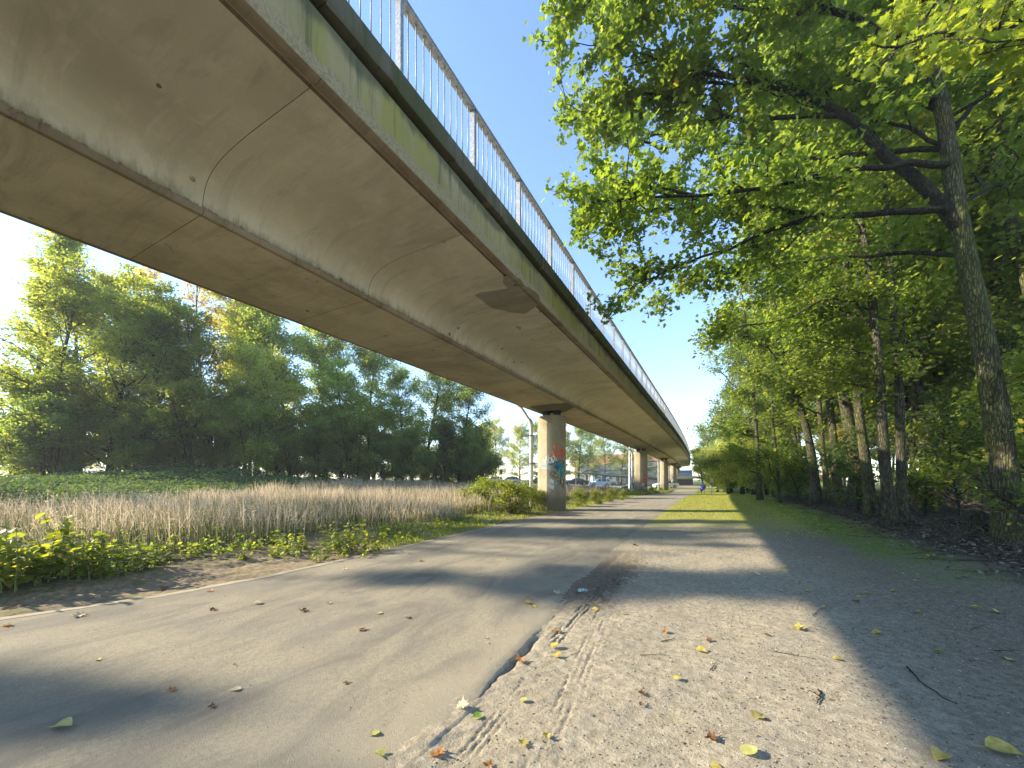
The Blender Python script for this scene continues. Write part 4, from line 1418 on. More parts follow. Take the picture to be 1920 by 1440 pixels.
def gpt(u, v):
    p = at_z(u, v, 0.05)
    p[2] = float(ground_z(p[0], p[1]))
    return tuple(p)


weed_plant(gpt(30, 1102), .92, 34, .42, .15, 'tall bright yellow-green nettle clump at the left border beside the path', r_, 'nettle clumps along the path', lean=.2)
weed_plant(gpt(-60, 1112), .75, 22, .42, .135, 'nettle clump cut by the left border', r_, 'nettle clumps along the path')
weed_plant(gpt(120, 1088), .66, 30, .40, .135, 'nettle clump second from the left border', r_, 'nettle clumps along the path')
weed_plant(gpt(205, 1080), .52, 26, .38, .115, 'lower sunlit nettle clump right of the tall ones', r_, 'nettle clumps along the path')
weed_plant(gpt(262, 1068), .42, 18, .26, .10, 'last small clump of the sunlit nettle row', r_, 'nettle clumps along the path')
weed_plant(gpt(300, 1056), .40, 6, .16, .11, 'dark green nettle standing behind the sunlit row', r_, 'nettle clumps along the path')
weed_plant(gpt(370, 1046), .30, 7, .3, .09, 'low dark weed left of the lone bright plant', r_, 'nettle clumps along the path')
weed_plant(gpt(462, 1048), .27, 4, .08, .10, 'small lone bright green plant on the bare earth', r_, 'nettle clumps along the path')
weed_plant(gpt(598, 1046), .42, 5, .16, .11, 'bright leafy weed at the edging where the shade begins', r_, 'nettle clumps along the path')
weed_plant(gpt(640, 1030), .6, 18, .35, .12, 'dark bushy weed in the middle of the verge', r_, 'nettle clumps along the path')
weed_plant(gpt(690, 1012), .50, 7, .35, .11, 'weed right of the dark bushy one', r_, 'nettle clumps along the path', parts=False)
weed_plant(gpt(722, 1005), .52, 3, .08, .10, 'single upright nettle stalk catching the sun', r_, 'nettle clumps along the path')
weed_plant(gpt(787, 1008), .46, 3, .08, .10, 'upright nettle stalk closest to the asphalt', r_, 'nettle clumps along the path')
lowspots = [(420, 1040), (520, 1030), (560, 1036), (760, 1000), (820, 990), (850, 985), (880, 978), (250, 1050), (340, 1040), (90, 1060), (180, 1050), (480, 1028), (670, 1035), (740, 1012)]
lowl = ['left of the lone bright plant', 'right of the lone bright plant', 'between lone plant and shaded verge', 'left of the upright stalk by the asphalt', 'right of the upright stalk by the asphalt', 'halfway from the upright stalk to the pier thicket', 'closest to the pier thicket', 'behind the sunlit nettle row', 'on the earth ledge right of the nettle row', 'behind the second nettle clump', 'behind the third nettle clump', 'behind the gap after the lone plant', 'at the foot of the dark bushy weed', 'between the two upright stalks']
for i, (u, v) in enumerate(lowspots):
    weed_plant(gpt(u, v), r_.uniform(.22, .36), 14, .5, .085, 'low leafy weed ' + lowl[i], r_, 'low weeds between tall grass and path', parts=False)

# bright shrubs around the first pier and further along the path
def bush_var(seed):
    return build_tree(seed, 1.5, .02, 1.0, .02, 20, 3600, .085, 'weed', .04, sub=4, twigs=4, el=(15, 60), stems=5, bark='barkdark', sigma=.11)


BV = [bush_var(201), bush_var(202)]
bb = [(905, 962, 1.0, 'weed', 'tall yellow-green bush left of the first pier'), (950, 966, 1.05, 'weed', 'sunlit bush between the tall bush and the drain pipe'), (985, 962, .95, 'bush', 'pale blooming bush leaning on the drain pipe'), (1008, 958, .75, 'bush', 'dim bush hiding the left foot of the first pier'), (870, 958, .7, 'weed', 'low bush at the left end of the pier thicket'), (925, 948, 1.1, 'weed', 'bush behind the pier thicket'), (1085, 950, .55, 'weed', 'low bright bush just right of the first pier'), (1115, 946, .5, 'weed', 'bright low bush further right of the first pier'), (1145, 942, .5, 'weed', 'third low bush along the path edge'), (1170, 938, .45, 'bush', 'small bush left of the second pier'), (1222, 931, .5, 'bush', 'small dark bush right of the second pier'), (1238, 930, .5, 'weed', 'tiny bush at the foot of the third pier')]
for i, (u, v, s_, cm, lab) in enumerate(bb):
    p = at_z(u, v, 0.0)
    if u > 1200:
        p = at_w(u, v, 45 + (u - 1222) * .5)
    plant_tree(BV[i % 2], p, lab, 'bushes around the piers', rz=i * 1.9, sc=s_ * (.76 if u < 1040 else .95), name='pier_bush', cat='bush', crown_mat=cm)


# ------------------------------------------------------------------ meadow
def blades(name, X, Y, H, wd, mat, r, lean=.27, seg=2, tint=None, seed_head=0.0, plume=.0):
    n = len(X)
    Z = ground_z(X, Y)
    az = r.uniform(0, 2 * math.pi, n)
    la = r.uniform(0, 2 * math.pi, n)
    ln = np.abs(r.normal(0, lean, n)) * H
    D = np.stack([np.cos(az), np.sin(az), np.zeros(n)], -1)
    Ld = np.stack([np.cos(la) * ln, np.sin(la) * ln, np.zeros(n)], -1)
    B = np.stack([X, Y, Z - .02], -1)
    V = []
    for f, wf in ((0, 1.0), (.55, .75), (1, .12)):
        c = B + Ld * f * f + np.array([0, 0, 1]) * (H * f)[:, None]
        hw = (wd * wf / 2)[:, None]
        V += [c - D * hw, c + D * hw]
    V = np.stack(V, 1).reshape(-1, 3)
    o = np.arange(n)[:, None] * 6
    F = np.concatenate([o + np.array([0, 1, 3, 2]), o + np.array([2, 3, 5, 4])])
    t = np.concatenate([np.clip(tint - .38, 0, 1), tint]) if tint is not None else np.concatenate([r.random(n)] * 2)
    Fs = [F]
    if plume:
        # a few small seed or leaf flakes along the top of each stalk
        m_ = int(n * plume)
        idx = r.integers(0, n, m_)
        f = r.uniform(.45, 1.03, m_)
        C = B[idx] + Ld[idx] * (f * f)[:, None] + np.array([0, 0, 1]) * (H[idx] * f)[:, None] + r.normal(0, .022, (m_, 3))
        V2, F2 = leaf_arrays(C, .036, r, DIA * np.array([.7, 1]), upb=.2)
        Fs = [F, F2 + len(V)]
        V = np.concatenate([V, V2])
        t = np.concatenate([t, np.clip((tint[idx] if tint is not None else .5) + r.normal(0, .15, m_), 0, 1)])
    return mk_mesh(name, V, Fs, [mat], False, tint=t)


m = NT('dry_grass', .8, .15)
t_ = m.attr('tint')
cc = m.mix(m.step(t_, 0, .4), (.10, .14, .04), (.30, .25, .13))
cc = m.mix(m.step(t_, .35, .8), cc, (.68, .54, .38))
m.color(cc)
tr = m.n('ShaderNodeBsdfTranslucent')
m.put(tr.inputs['Color'], cc)
mx = m.n('ShaderNodeMixShader')
mx.inputs[0].default_value = .35
m.t.links.new(m.b.outputs[0], mx.inputs[1])
m.t.links.new(tr.outputs[0], mx.inputs[2])
m.t.links.new(mx.outputs[0], [n for n in m.t.nodes if n.type == 'OUTPUT_MATERIAL'][0].inputs['Surface'])
M['dry'] = m.m
r_ = np.random.default_rng(33)


def scatter(n, x0, x1, y0, y1, r, near=0.0):
    X, Y = r.uniform(x0, x1, n), r.uniform(y0, y1, n)
    w = -X * SIN + Y * COS
    u = UC + FPX * (X * COS + Y * SIN) / np.maximum(w, .1)
    k = (w > .8) & (u > -250) & (u < 2150)
    return X[k], Y[k], w[k]


X, Y, w = scatter(150000, -32, -7.6, 1, 46, r_)
edge = left_edge(Y) - 2.3 - .7 * vnoise(X, Y, .8, 2) - .4 * (Y < 8)
keep = (X < edge) & (r_.random(len(X)) < np.clip(16 / w, .22, 1) * 1.0) & (w < np.interp(UC + FPX * (X * COS + Y * SIN) / w, [-250, 0, 300, 500, 700, 900], [11, 11.8, 15, 22, 34, 46]) + 2.0 * vnoise(X, Y, .6, 1))
clump = vnoise(X, Y, 1.1, 5) + .5 * vnoise(X, Y, 3.3, 6)
keep &= (r_.random(len(X)) < .65 + .45 * clump)
X, Y, w, clump = X[keep], Y[keep], w[keep], clump[keep]
dryness = np.clip(.56 + .34 * vnoise(X, Y, .45, 8) + .2 * vnoise(X, Y, 1.9, 3) + r_.normal(0, .18, len(X)) - .5 * sstep(Y, 22, 40) * (X > -14), 0, 1)
H = (.66 + .16 * clump + .1 * vnoise(X, Y, .5, 4) + r_.normal(0, .15, len(X))).clip(.2, 1.15) * (1 - .35 * sstep(X, -10.5, -8))
link('dry_tall_grass', blades('dry_tall_grass', X, Y, H, .010 + .0009 * w, M['dry'], r_, tint=dryness, plume=2.6), kind='stuff', label='tall dry reddish-brown grass filling the meadow behind the weeds', category='grass')
X2, Y2, w2 = X[::9] + .1, Y[::9] + .1, w[::9]
link('tall_seed_stalks', blades('tall_seed_stalks', X2, Y2, (.85 + r_.normal(0, .14, len(X2))).clip(.4, 1.3), .008 + .0008 * w2, M['dry'], r_, tint=np.full(len(X2), .95), plume=9), kind='stuff', label='taller straw-coloured seed stalks standing out of the dry grass', category='grass')
X, Y, w = scatter(52000, -30, -7.2, 1, 62, r_)
edge = left_edge(Y) - 1.3 - .5 * vnoise(X, Y, .9, 4)
k = (X < edge) & (r_.random(len(X)) < np.clip(15 / w, .25, 1))
X, Y, w = X[k], Y[k], w[k]
C = np.stack([X, Y, ground_z(X, Y) + r_.uniform(.02, .34, len(X))], -1)
link('meadow_herbs', crown_mesh('meadow_herbs', C, .075 + .0 * w.mean(), M['bush'], r_, DIA, .03), kind='stuff', label='low green herbs under the tall grass', category='ground cover')
# dark creeper cover towards the belt
X, Y, w = scatter(90000, -46, -20, -2, 44, r_)
dB = -X * COS - Y * SIN   # rough distance to the left
k = (w > np.interp(UC + FPX * (X * COS + Y * SIN) / np.maximum(w, .1), [-250, 0, 300, 500, 700, 900], [10, 10.8, 13.5, 20, 32, 46]) + 2 * vnoise(X, Y, .5, 3)) & (r_.random(len(X)) < .75)
X, Y, w = X[k], Y[k], w[k]
C = np.stack([X, Y, ground_z(X, Y) + .25 + .3 * (vnoise(X, Y, .9, 2) + 1) * .7 + r_.uniform(-.22, .1, len(X))], -1)
link('creeper_cover', crown_mesh('creeper_cover', C, .17, M['cover'], r_, DIA, .05, upb=1.2), kind='stuff', label='dark bluish creepers spread over the mound before the tree belt', category='ground cover')
# green grass strips: along the path's left, on the verge, and far
X, Y, w = scatter(90000, -8.2, -5.9, 6, 66, r_)
k = (X < left_edge(Y) - .14) & (X > left_edge(Y) - 2.2 + .5 * vnoise(X, Y, 1.5, 7)) & (r_.random(len(X)) < np.clip(10 / w, .15, 1)) & (vnoise(X, Y, 2.2, 3) > -.35)
X, Y, w = X[k], Y[k], w[k]
link('edge_grass', blades('edge_grass', X, Y, r_.uniform(.03, .11, len(X)), .008 + .0007 * w, M['bush'], r_, .5), kind='stuff', label='short green grass and moss along the left edge of the path', category='grass')
X, Y, w = scatter(210000, -1.9, 7.5, 10, 72, r_)
k = (X > right_edge(Y) + .1) & (r_.random(len(X)) < np.clip(13 / w, .12, 1) * sstep(Y + 3 * vnoise(X, Y, .5, 3), 12, 22)) & (X < 3.4 + .4 * vnoise(X, Y, 1, 1) + 2 * sstep(Y, 30, 45))
X, Y, w = X[k], Y[k], w[k]
link('verge_grass', blades('verge_grass', X, Y, r_.uniform(.02, .06, len(X)), .010 + .0010 * w, M['verge'], r_, .6), kind='stuff', label='short yellow-green grass on the right verge beyond the sand', category='grass')
X, Y, w = scatter(60000, -14, -5.5, 38, 74, r_)
k = (X < left_edge(Y) - .2) & (r_.random(len(X)) < .8)
X, Y, w = X[k], Y[k], w[k]
link('far_grass', blades('far_grass', X, Y, r_.uniform(.1, .45, len(X)), .05 + 0 * w, M['bush'], r_, .3), kind='stuff', label='green rough grass beyond the first pier', category='grass')

# litter, brushwood and pebbles
X, Y, w = scatter(60000, 2.2, 15, 5, 40, r_)
k = (r_.random(len(X)) < np.clip(9 / w, .1, 1) * sstep(X + .6 * vnoise(X, Y, 1.3, 5), 2.6, 5.4) ** 1.5)
X, Y, w = X[k], Y[k], w[k]
m = NT('dead_leaf', .8, .2)
t_ = m.attr('tint')
m.color(m.mix(m.step(t_, .2, .8), (.055, .042, .028), (.20, .165, .12)))
M['dead'] = m.m
C = np.stack([X, Y, ground_z(X, Y) + r_.uniform(.005, .05, len(X))], -1)
V, F = leaf_arrays(C, .085, r_, OVAL, upb=2.2, fold=.3)
link('leaf_litter', mk_mesh('leaf_litter', V, [F], [M['dead']], False, tint=r_.random(len(F))), kind='stuff', label='brown fallen leaves covering the floor of the wood', category='leaf litter')
mb = MB()
X, Y, w = scatter(5200, 4.4, 12, 7, 34, r_)
for i in range(min(len(X), 1500)):
    if Y[i] < 8 + (X[i] - 4.4) * .2:
        continue
    z_ = float(ground_z(X[i], Y[i])) + abs(r_.normal(0, .22)) * sstep(X[i], 4.4, 6.5)
    P = wander((X[i], Y[i], z_ + .02), (*r_.normal(0, 1, 2), r_.normal(0, .22)), r_.uniform(.5, 2.4), 5, r_, 0, .22)
    P[:, 2] = np.maximum(P[:, 2], ground_z(P[:, 0], P[:, 1]) + .01)
    mb.tube(P, np.linspace(r_.uniform(.006, .022), .003, 6), 4, cap=False)
link('brushwood', mb.mesh('brushwood', [M['twig']], True), kind='stuff', label='tangled heap of grey dead branches along the wood edge', category='brushwood')
# longer dead branches one can pick out
for i, (a, b, r0, lab) in enumerate([(((1675, 938), 12), ((1820, 985), 10.5), .02, 'long dead branch leaning from the twin trunk foot'), (((1830, 985), 8.2), ((1880, 1055), 7.0), .012, 'thin dead branch sloping down beside the stump'), (((1810, 950), 9.5), ((1785, 1000), 9.0), .015, 'short pale stick standing before the black trunk'),
                                      (((1560, 870), 17), ((1610, 930), 16.5), .03, 'pale broken branch in the sunny brushwood')]):
    A, B = at_w(*a[0], a[1]), at_w(*b[0], b[1])
    P = np.array([A * (1 - t) + B * t + r_.normal(0, .03, 3) for t in np.linspace(0, 1, 8)])
    P[:, 2] = np.maximum(P[:, 2], .1)
    mb = MB(); mb.tube(P, np.linspace(r0, r0 * .4, 8), 6)
    o = link('dead_branch', mb.mesh('dead_branch', [M['palewood'] if i == 3 else M['twig']]), None)
    o['label'], o['category'], o['group'] = lab, 'branch', 'dead branches at the wood edge'
# the stump
b = at_w(1838, VH, 9.2)
mb = MB()
an = np.linspace(0, 2 * math.pi, 14, endpoint=False)
V, F = [], []
for k, (z_, rr) in enumerate([(-.1, .26), (.06, .19), (.25, .155), (.52, .15), (.56, .12), (.53, .03)]):
    V += [(rr * (1 + .1 * math.sin(3 * a + 1)) * math.cos(a), rr * (1 + .1 * math.sin(3 * a + 1)) * math.sin(a), z_ + (.03 * math.sin(2 * a) if k > 2 else 0)) for a in an]
for k in range(5):
    F += [(k * 14 + i, k * 14 + (i + 1) % 14, (k + 1) * 14 + (i + 1) % 14, (k + 1) * 14 + i) for i in range(14)]
F2 = [tuple(range(70, 84))]
mb.add(V, F + F2)
link('tree_stump', mb.mesh('tree_stump', [M['barkdark']]), None, (b[0], b[1], float(ground_z(b[0], b[1]))), label='low dark tree stump left of the leaning oak foot', category='stump')

m = NT('pebble', .8, .3)
m.color(m.mix(m.step(m.attr('tint'), .1, .9), (.06, .05, .038), (.34, .30, .24)))
M['pebble'] = m.m
ICO = np.array([(1, 0, 0), (-1, 0, 0), (0, 1, 0), (0, -1, 0), (0, 0, 1), (0, 0, -1)], float)
IF = np.array([(0, 2, 4), (2, 1, 4), (1, 3, 4), (3, 0, 4), (2, 0, 5), (1, 2, 5), (3, 1, 5), (0, 3, 5)])


def peb(name, X, Y, S, z0, label):
    n = len(X)
    j = r_.uniform(.6, 1.3, (n, 6, 1)) * S[:, None, None]
    V = ICO[None] * j * np.array([1, 1, .6])
    a = r_.uniform(0, 6.3, n)
    c_, s2 = np.cos(a)[:, None], np.sin(a)[:, None]
    V = np.stack([V[..., 0] * c_ - V[..., 1] * s2, V[..., 0] * s2 + V[..., 1] * c_, V[..., 2]], -1) + np.stack([X, Y, z0 + S * .25], -1)[:, None]
    F = (np.arange(n)[:, None, None] * 6 + IF[None]).reshape(-1, 3)
    link(name, mk_mesh(name, V.reshape(-1, 3), [F], [M['pebble']], False, tint=np.repeat(r_.random(n) ** 1.4, 8)), kind='stuff', label=label, category='gravel')


X, Y, w = scatter(95000, -1.3, 4.5, 1.1, 14, r_)
k = (r_.random(len(X)) < np.clip(3.2 / w, .05, 1) ** 1.6 * (.5 + .5 * sstep(X, -.8, .4)))
X, Y, w = X[k], Y[k], w[k]
peb('sand_gravel', X, Y, r_.gamma(2.0, .0012, len(X)) + .0010 + .0004 * w, ground_z(X, Y) + near_relief(X, Y), 'small dark and white grit strewn over the sand')
X, Y, w = scatter(7000, -6, -1.6, 1.3, 12, r_)
k = (r_.random(len(X)) < np.clip(2.2 / w, .05, 1)) & (X > left_edge(Y)) & (X < right_edge(Y))
X, Y, w = X[k], Y[k], w[k]
peb('path_grit', X, Y, r_.gamma(2, .0009, len(X)) + .001, pathz(Y) + .016, 'fine grit scattered over the asphalt')
# small tufts of grass in the sand
X, Y, w = scatter(26000, -1.4, 4.2, 1.3, 13, r_)
k = (vnoise(X, Y, 2.4, 12) + .6 * vnoise(X, Y, 6, 3) > .83) & (r_.random(len(X)) < .9)
X, Y, w = X[k], Y[k], w[k]
link('sand_grass', blades('sand_grass', X, Y, r_.uniform(.008, .03, len(X)), .004 + .0008 * w, M['weed'], r_, .7), kind='stuff', label='tiny grass tufts sprouting from the sand', category='grass')

# ------------------------------------------------------------------ fallen leaves
def fmat(name, c1, c2):
    m = NT(name, .6, .3)
    m.color(m.mix(m.step(m.noise(40, 4, .7), .35, .65), c1, c2))
    tr = m.n('ShaderNodeBsdfTranslucent')
    tr.inputs['Color'].default_value = (*c2, 1)
    mx = m.n('ShaderNodeMixShader')
    mx.inputs[0].default_value = .25
    m.t.links.new(m.b.outputs[0], mx.inputs[1])
    m.t.links.new(tr.outputs[0], mx.inputs[2])
    m.t.links.new(mx.outputs[0], [n for n in m.t.nodes if n.type == 'OUTPUT_MATERIAL'][0].inputs['Surface'])
    return m.m


FM = {'yellow': fmat('yellow_leaf', (.36, .27, .05), (.52, .43, .12)), 'pale': fmat('pale_dry_leaf', (.45, .38, .24), (.60, .53, .36)), 'brown': fmat('brown_leaf', (.10, .05, .025), (.22, .12, .065)),
      'orange': fmat('orange_leaf', (.24, .10, .035), (.42, .22, .08)), 'green': fmat('green_leaf', (.12, .24, .03), (.24, .36, .06)), 'lime': fmat('lime_leaf', (.32, .32, .09), (.42, .42, .16))}
OV = [(0, .03), (.1, .24), (.28, .38), (.5, .36), (.75, .2), (.92, .07), (1, .01)]
ROUND = [(0, .12), (.08, .36), (.3, .47), (.55, .42), (.78, .27), (.93, .1), (1, .02)]
LONG = [(0, .03), (.12, .16), (.35, .23), (.6, .19), (.85, .08), (1, .01)]


def fallen_mesh(kind, mat, seed):
    r = np.random.default_rng(seed)
    if kind == 'maple':
        # crumpled lobed leaf
        n = len(MAPLE)
        V = [(0, .1, .02)]
        for x_, y_ in MAPLE:
            V.append((x_ * r.uniform(.8, 1.1), y_, abs(r.normal(.1, .14)) * (math.hypot(x_, y_) * 2)))
        for x_, y_ in MAPLE:
            V.append((x_ * .5, y_ * .5 + .05, r.uniform(0, .09)))
        F = []
        for i in range(n):
            j = (i + 1) % n
            F.append((n + 1 + i, 1 + i, 1 + j, n + 1 + j))
        T = [(0, n + 1 + i, n + 1 + (i + 1) % n) for i in range(n)]
        b = len(V)
        V += [(-.01, -.3, .02), (.01, -.3, .02), (.07, -.85, .12), (.05, -.85, .12)]
        return mk_mesh('fallen_leaf', V, [np.array(F + [(b, b + 1, b + 2, b + 3)]), np.array(T)], [mat], True, tint=np.full(len(F) + 1 + len(T), .5))
    return leaf_mesh('fallen_leaf', {'oval': OV, 'round': ROUND, 'long': LONG}[kind], mat, curl=r.uniform(-.22, .22), fold=r.uniform(.2, .7), seed=seed, stalk=r.uniform(.3, .7))


FMESH = {}
r_ = np.random.default_rng(44)
FL = [  # u, v, width px, kind, colour, label
    (100, 1361, 52, 'oval', 'lime', 'large pale yellow leaf nearest the lower left corner on the asphalt'),
    (322, 1293, 22, 'maple', 'orange', 'bright orange curled leaf on the lower left of the path'),
    (398, 1324, 16, 'maple', 'brown', 'small brown curled leaf right of the orange one'),
    (452, 1291, 24, 'oval', 'pale', 'whitish oval leaf with a dark stalk on the asphalt'),
    (189, 1237, 14, 'oval', 'yellow', 'small yellow leaf far left on the path'),
    (648, 1280, 15, 'maple', 'brown', 'crumpled brown leaf in the middle of the asphalt'),
    (712, 1371, 24, 'round', 'lime', 'rounded yellow-green leaf near the sandy edge of the path'),
    (720, 1416, 26, 'round', 'lime', 'folded yellow-green leaf at the bottom beside the sand'),
    (680, 1181, 18, 'maple', 'brown', 'brown curled leaf in the sunny stripe of the path'),
    (569, 1145, 20, 'maple', 'brown', 'dark brown leaf left of the path middle'),
    (474, 1132, 20, 'oval', 'pale', 'pale flat leaf near the left part of the path'),
    (399, 1143, 15, 'maple', 'brown', 'reddish brown leaf closest to the left edging'),
    (718, 1149, 18, 'oval', 'lime', 'pale yellow leaf pair in the sunny stripe'),
    (765, 1158, 14, 'maple', 'brown', 'brown leaf right of the pale pair'),
    (617, 1131, 11, 'maple', 'pale', 'small upturned pale leaf left of the path middle'),
    (394, 1109, 12, 'maple', 'orange', 'small orange leaf on the edging strip'),
    (14, 1173, 18, 'maple', 'orange', 'orange leaf at the left border on the asphalt edge'),
    (147, 1155, 26, 'maple', 'pale', 'pinkish dry leaf on the left edging'),
    (25, 1140, 18, 'maple', 'orange', 'orange leaf on the bare earth at the left border'),
    (305, 1105, 18, 'maple', 'brown', 'brown leaf on the scraped earth'),
    (984, 1131, 24, 'oval', 'yellow', 'yellow leaf in the shade stripe of the path'),
    (996, 1137, 16, 'oval', 'yellow', 'second yellow leaf touching the first in the shade stripe'),
    (1045, 1112, 20, 'maple', 'pale', 'upright pale leaf near the muddy edge of the path'),
    (1042, 1183, 24, 'maple', 'orange', 'rust-coloured leaf on the path edge beside the tyre marks'),
    (1034, 1214, 20, 'round', 'yellow', 'bright yellow leaf on the crumbling path edge'),
    (974, 1238, 28, 'maple', 'orange', 'red-brown maple leaf in the broken edge of the asphalt'),
    (1054, 1231, 24, 'oval', 'yellow', 'flat pale yellow leaf on the sand beside the tyre marks'),
    (1122, 1142, 22, 'oval', 'yellow', 'yellow leaf across the tyre marks'),
    (1165, 1149, 12, 'oval', 'yellow', 'small yellow leaf right of the tyre marks'),
    (975, 1313, 20, 'round', 'lime', 'yellow-green leaf between the deep tyre grooves'),
    (982, 1393, 28, 'maple', 'yellow', 'yellow lobed leaf at the end of the tyre grooves'),
    (1025, 1380, 22, 'maple', 'yellow', 'upturned yellow leaf next to the lobed one'),
    (820, 1413, 38, 'maple', 'orange', 'big rusty maple leaf at the bottom edge'),
    (915, 1434, 28, 'maple', 'orange', 'orange leaf cut by the bottom edge'),
    (903, 1340, 24, 'round', 'green', 'dull green curled leaf at the end of the broken asphalt'),
    (866, 1322, 30, 'maple', 'pale', 'whitish shrivelled leaf at the corner of the asphalt'),
    (1305, 1218, 26, 'oval', 'yellow', 'yellow leaf left of the middle of the sunny sand'),
    (1264, 1272, 20, 'oval', 'yellow', 'yellow leaf in the middle of the sunny sand'),
    (1248, 1184, 14, 'maple', 'orange', 'small orange leaf on the sunny sand'),
    (1330, 1201, 16, 'maple', 'brown', 'light brown leaf on the sunny sand'),
    (1438, 1190, 14, 'maple', 'brown', 'small brown leaf before the shade line'),
    (1498, 1178, 28, 'maple', 'yellow', 'yellow and brown leaves lying just before the shade line'),
    (1562, 1234, 24, 'oval', 'yellow', 'yellow leaf touching the shade line'),
    (1413, 1344, 40, 'oval', 'yellow', 'large curled yellow leaf in the lower part of the sunny sand'),
    (1395, 1413, 40, 'round', 'lime', 'large squarish yellow-green leaf near the bottom edge'),
    (1333, 1436, 26, 'round', 'yellow', 'yellow leaf cut by the bottom edge on the sand'),
    (1202, 1320, 14, 'maple', 'brown', 'tan crumpled leaf beside the fine tyre marks'),
    (1336, 1383, 30, 'maple', 'brown', 'dark brown shrivelled leaf in the sunny sand'),
    (1205, 1300, 20, 'maple', 'brown', 'flat brown leaf above the tan crumpled one'),
    (1770, 1411, 46, 'oval', 'yellow', 'yellow leaf in the shade near the bottom right'),
    (1848, 1400, 62, 'oval', 'yellow', 'largest yellow leaf in the shade at the bottom right'),
    (1655, 1187, 26, 'oval', 'yellow', 'yellow and green leaves in the shade of the bridge'),
    (1750, 1219, 22, 'oval', 'green', 'bright green leaf in the shade'),
    (1890, 1237, 24, 'oval', 'yellow', 'yellow leaf in the shade by the right border'),
    (1843, 1142, 24, 'oval', 'yellow', 'yellow leaf left of its neighbour in the right shade'),
    (1868, 1148, 24, 'oval', 'yellow', 'yellow leaf by the right border above the others'),
    (1605, 1127, 14, 'maple', 'brown', 'brown oval leaf in the shade'),
    (1637, 1113, 20, 'oval', 'yellow', 'flat yellow leaf in the mid shade'),
    (1616, 1118, 13, 'oval', 'yellow', 'small yellow leaf left of the flat one'),
    (1550, 1138, 13, 'oval', 'yellow', 'little yellow leaf close to the shade line'),
    (1543, 1045, 13, 'round', 'yellow', 'round bright yellow leaf in the upper shade'),
    (1682, 1108, 13, 'oval', 'yellow', 'small yellow leaf right of the flat one'),
    (1480, 1064, 17, 'oval', 'yellow', 'yellow leaf in the upper shade left of the round one'),
    (1426, 1078, 14, 'oval', 'pale', 'pale leaf on the far sunny sand'),
    (1498, 1093, 12, 'oval', 'yellow', 'tiny yellow leaf just inside the shade'),
    (1520, 1107, 13, 'oval', 'yellow', 'tiny narrow yellow leaf in the shade edge'),
    (1740, 1043, 14, 'oval', 'yellow', 'yellow leaf on the moss before the stump'),
    (1160, 1095, 10, 'maple', 'brown', 'small brown leaf above the mud patch'),
    (790, 1052, 10, 'maple', 'brown', 'brown leaf in the shaded far part of the path'),
    (935, 1051, 8, 'maple', 'pale', 'pale leaf in the shaded far part of the path'),
    (646, 1067, 12, 'maple', 'pale', 'dry pale leaf near the edging in the shade stripe'),
    (1190, 1022, 12, 'maple', 'brown', 'dark leaf where the edge of the path bends into the distance'),
    (912, 1196, 9, 'maple', 'pale', 'small upturned leaf in the middle of the near path'),
    (440, 1246, 9, 'maple', 'orange', 'tiny orange leaf between the large leaves'),
    (1730, 1148, 14, 'oval', 'yellow', 'faint yellow leaf in the right shade'),
]
for i, (u, v, px, kind, colr, lab) in enumerate(FL):
    p = at_z(u, v, 0.0)
    onpath = (p[0] < right_edge(p[1])) and (p[0] > left_edge(p[1]))
    z = float(pathz(p[1])) + .019 if onpath else float(ground_z(p[0], p[1])) + .014
    if abs(p[0] + 1.45) < .25 and not onpath:
        z += .0
    p = at_z(u, v, z)
    wd = -p[0] * SIN + p[1] * COS
    size = px / FPX * wd * (.80 if kind != 'maple' else .95)
    key = (kind, colr, i % 5)
    if key not in FMESH:
        FMESH[key] = fallen_mesh(kind, FM[colr], 300 + i)
    o = link('fallen_leaf', FMESH[key], None, (p[0], p[1], z - .001), (r_.normal(0, .12), r_.normal(0, .12), TH + math.radians(-90 + r_.uniform(-40, 40) + (180 if r_.random() < .5 else 0))), float(size))
    o['label'], o['category'], o['group'] = lab, 'leaf', 'fallen leaves on the path and sand'
X, Y, w = scatter(900, -6, 4, 2, 30, r_)
k = 0
for x_, y_ in zip(X, Y):
    onp = left_edge(y_) < x_ < right_edge(y_)
    if not onp and x_ < -1.4:
        continue
    if y_ < 4:
        continue
    k += 1
    if k > 60:
        break
    z = float(pathz(y_)) + .02 if onp else float(ground_z(x_, y_)) + .015
    o = link('fallen_leaf', list(FMESH.values())[k % len(FMESH)], None, (x_, y_, z), (r_.normal(0, .15), r_.normal(0, .15), r_.uniform(0, 6.3)), float(r_.uniform(.035, .07)))
    o['label'], o['category'], o['group'] = 'small fallen leaf among the many scattered further along the path and sand', 'leaf', 'small fallen leaves further along'

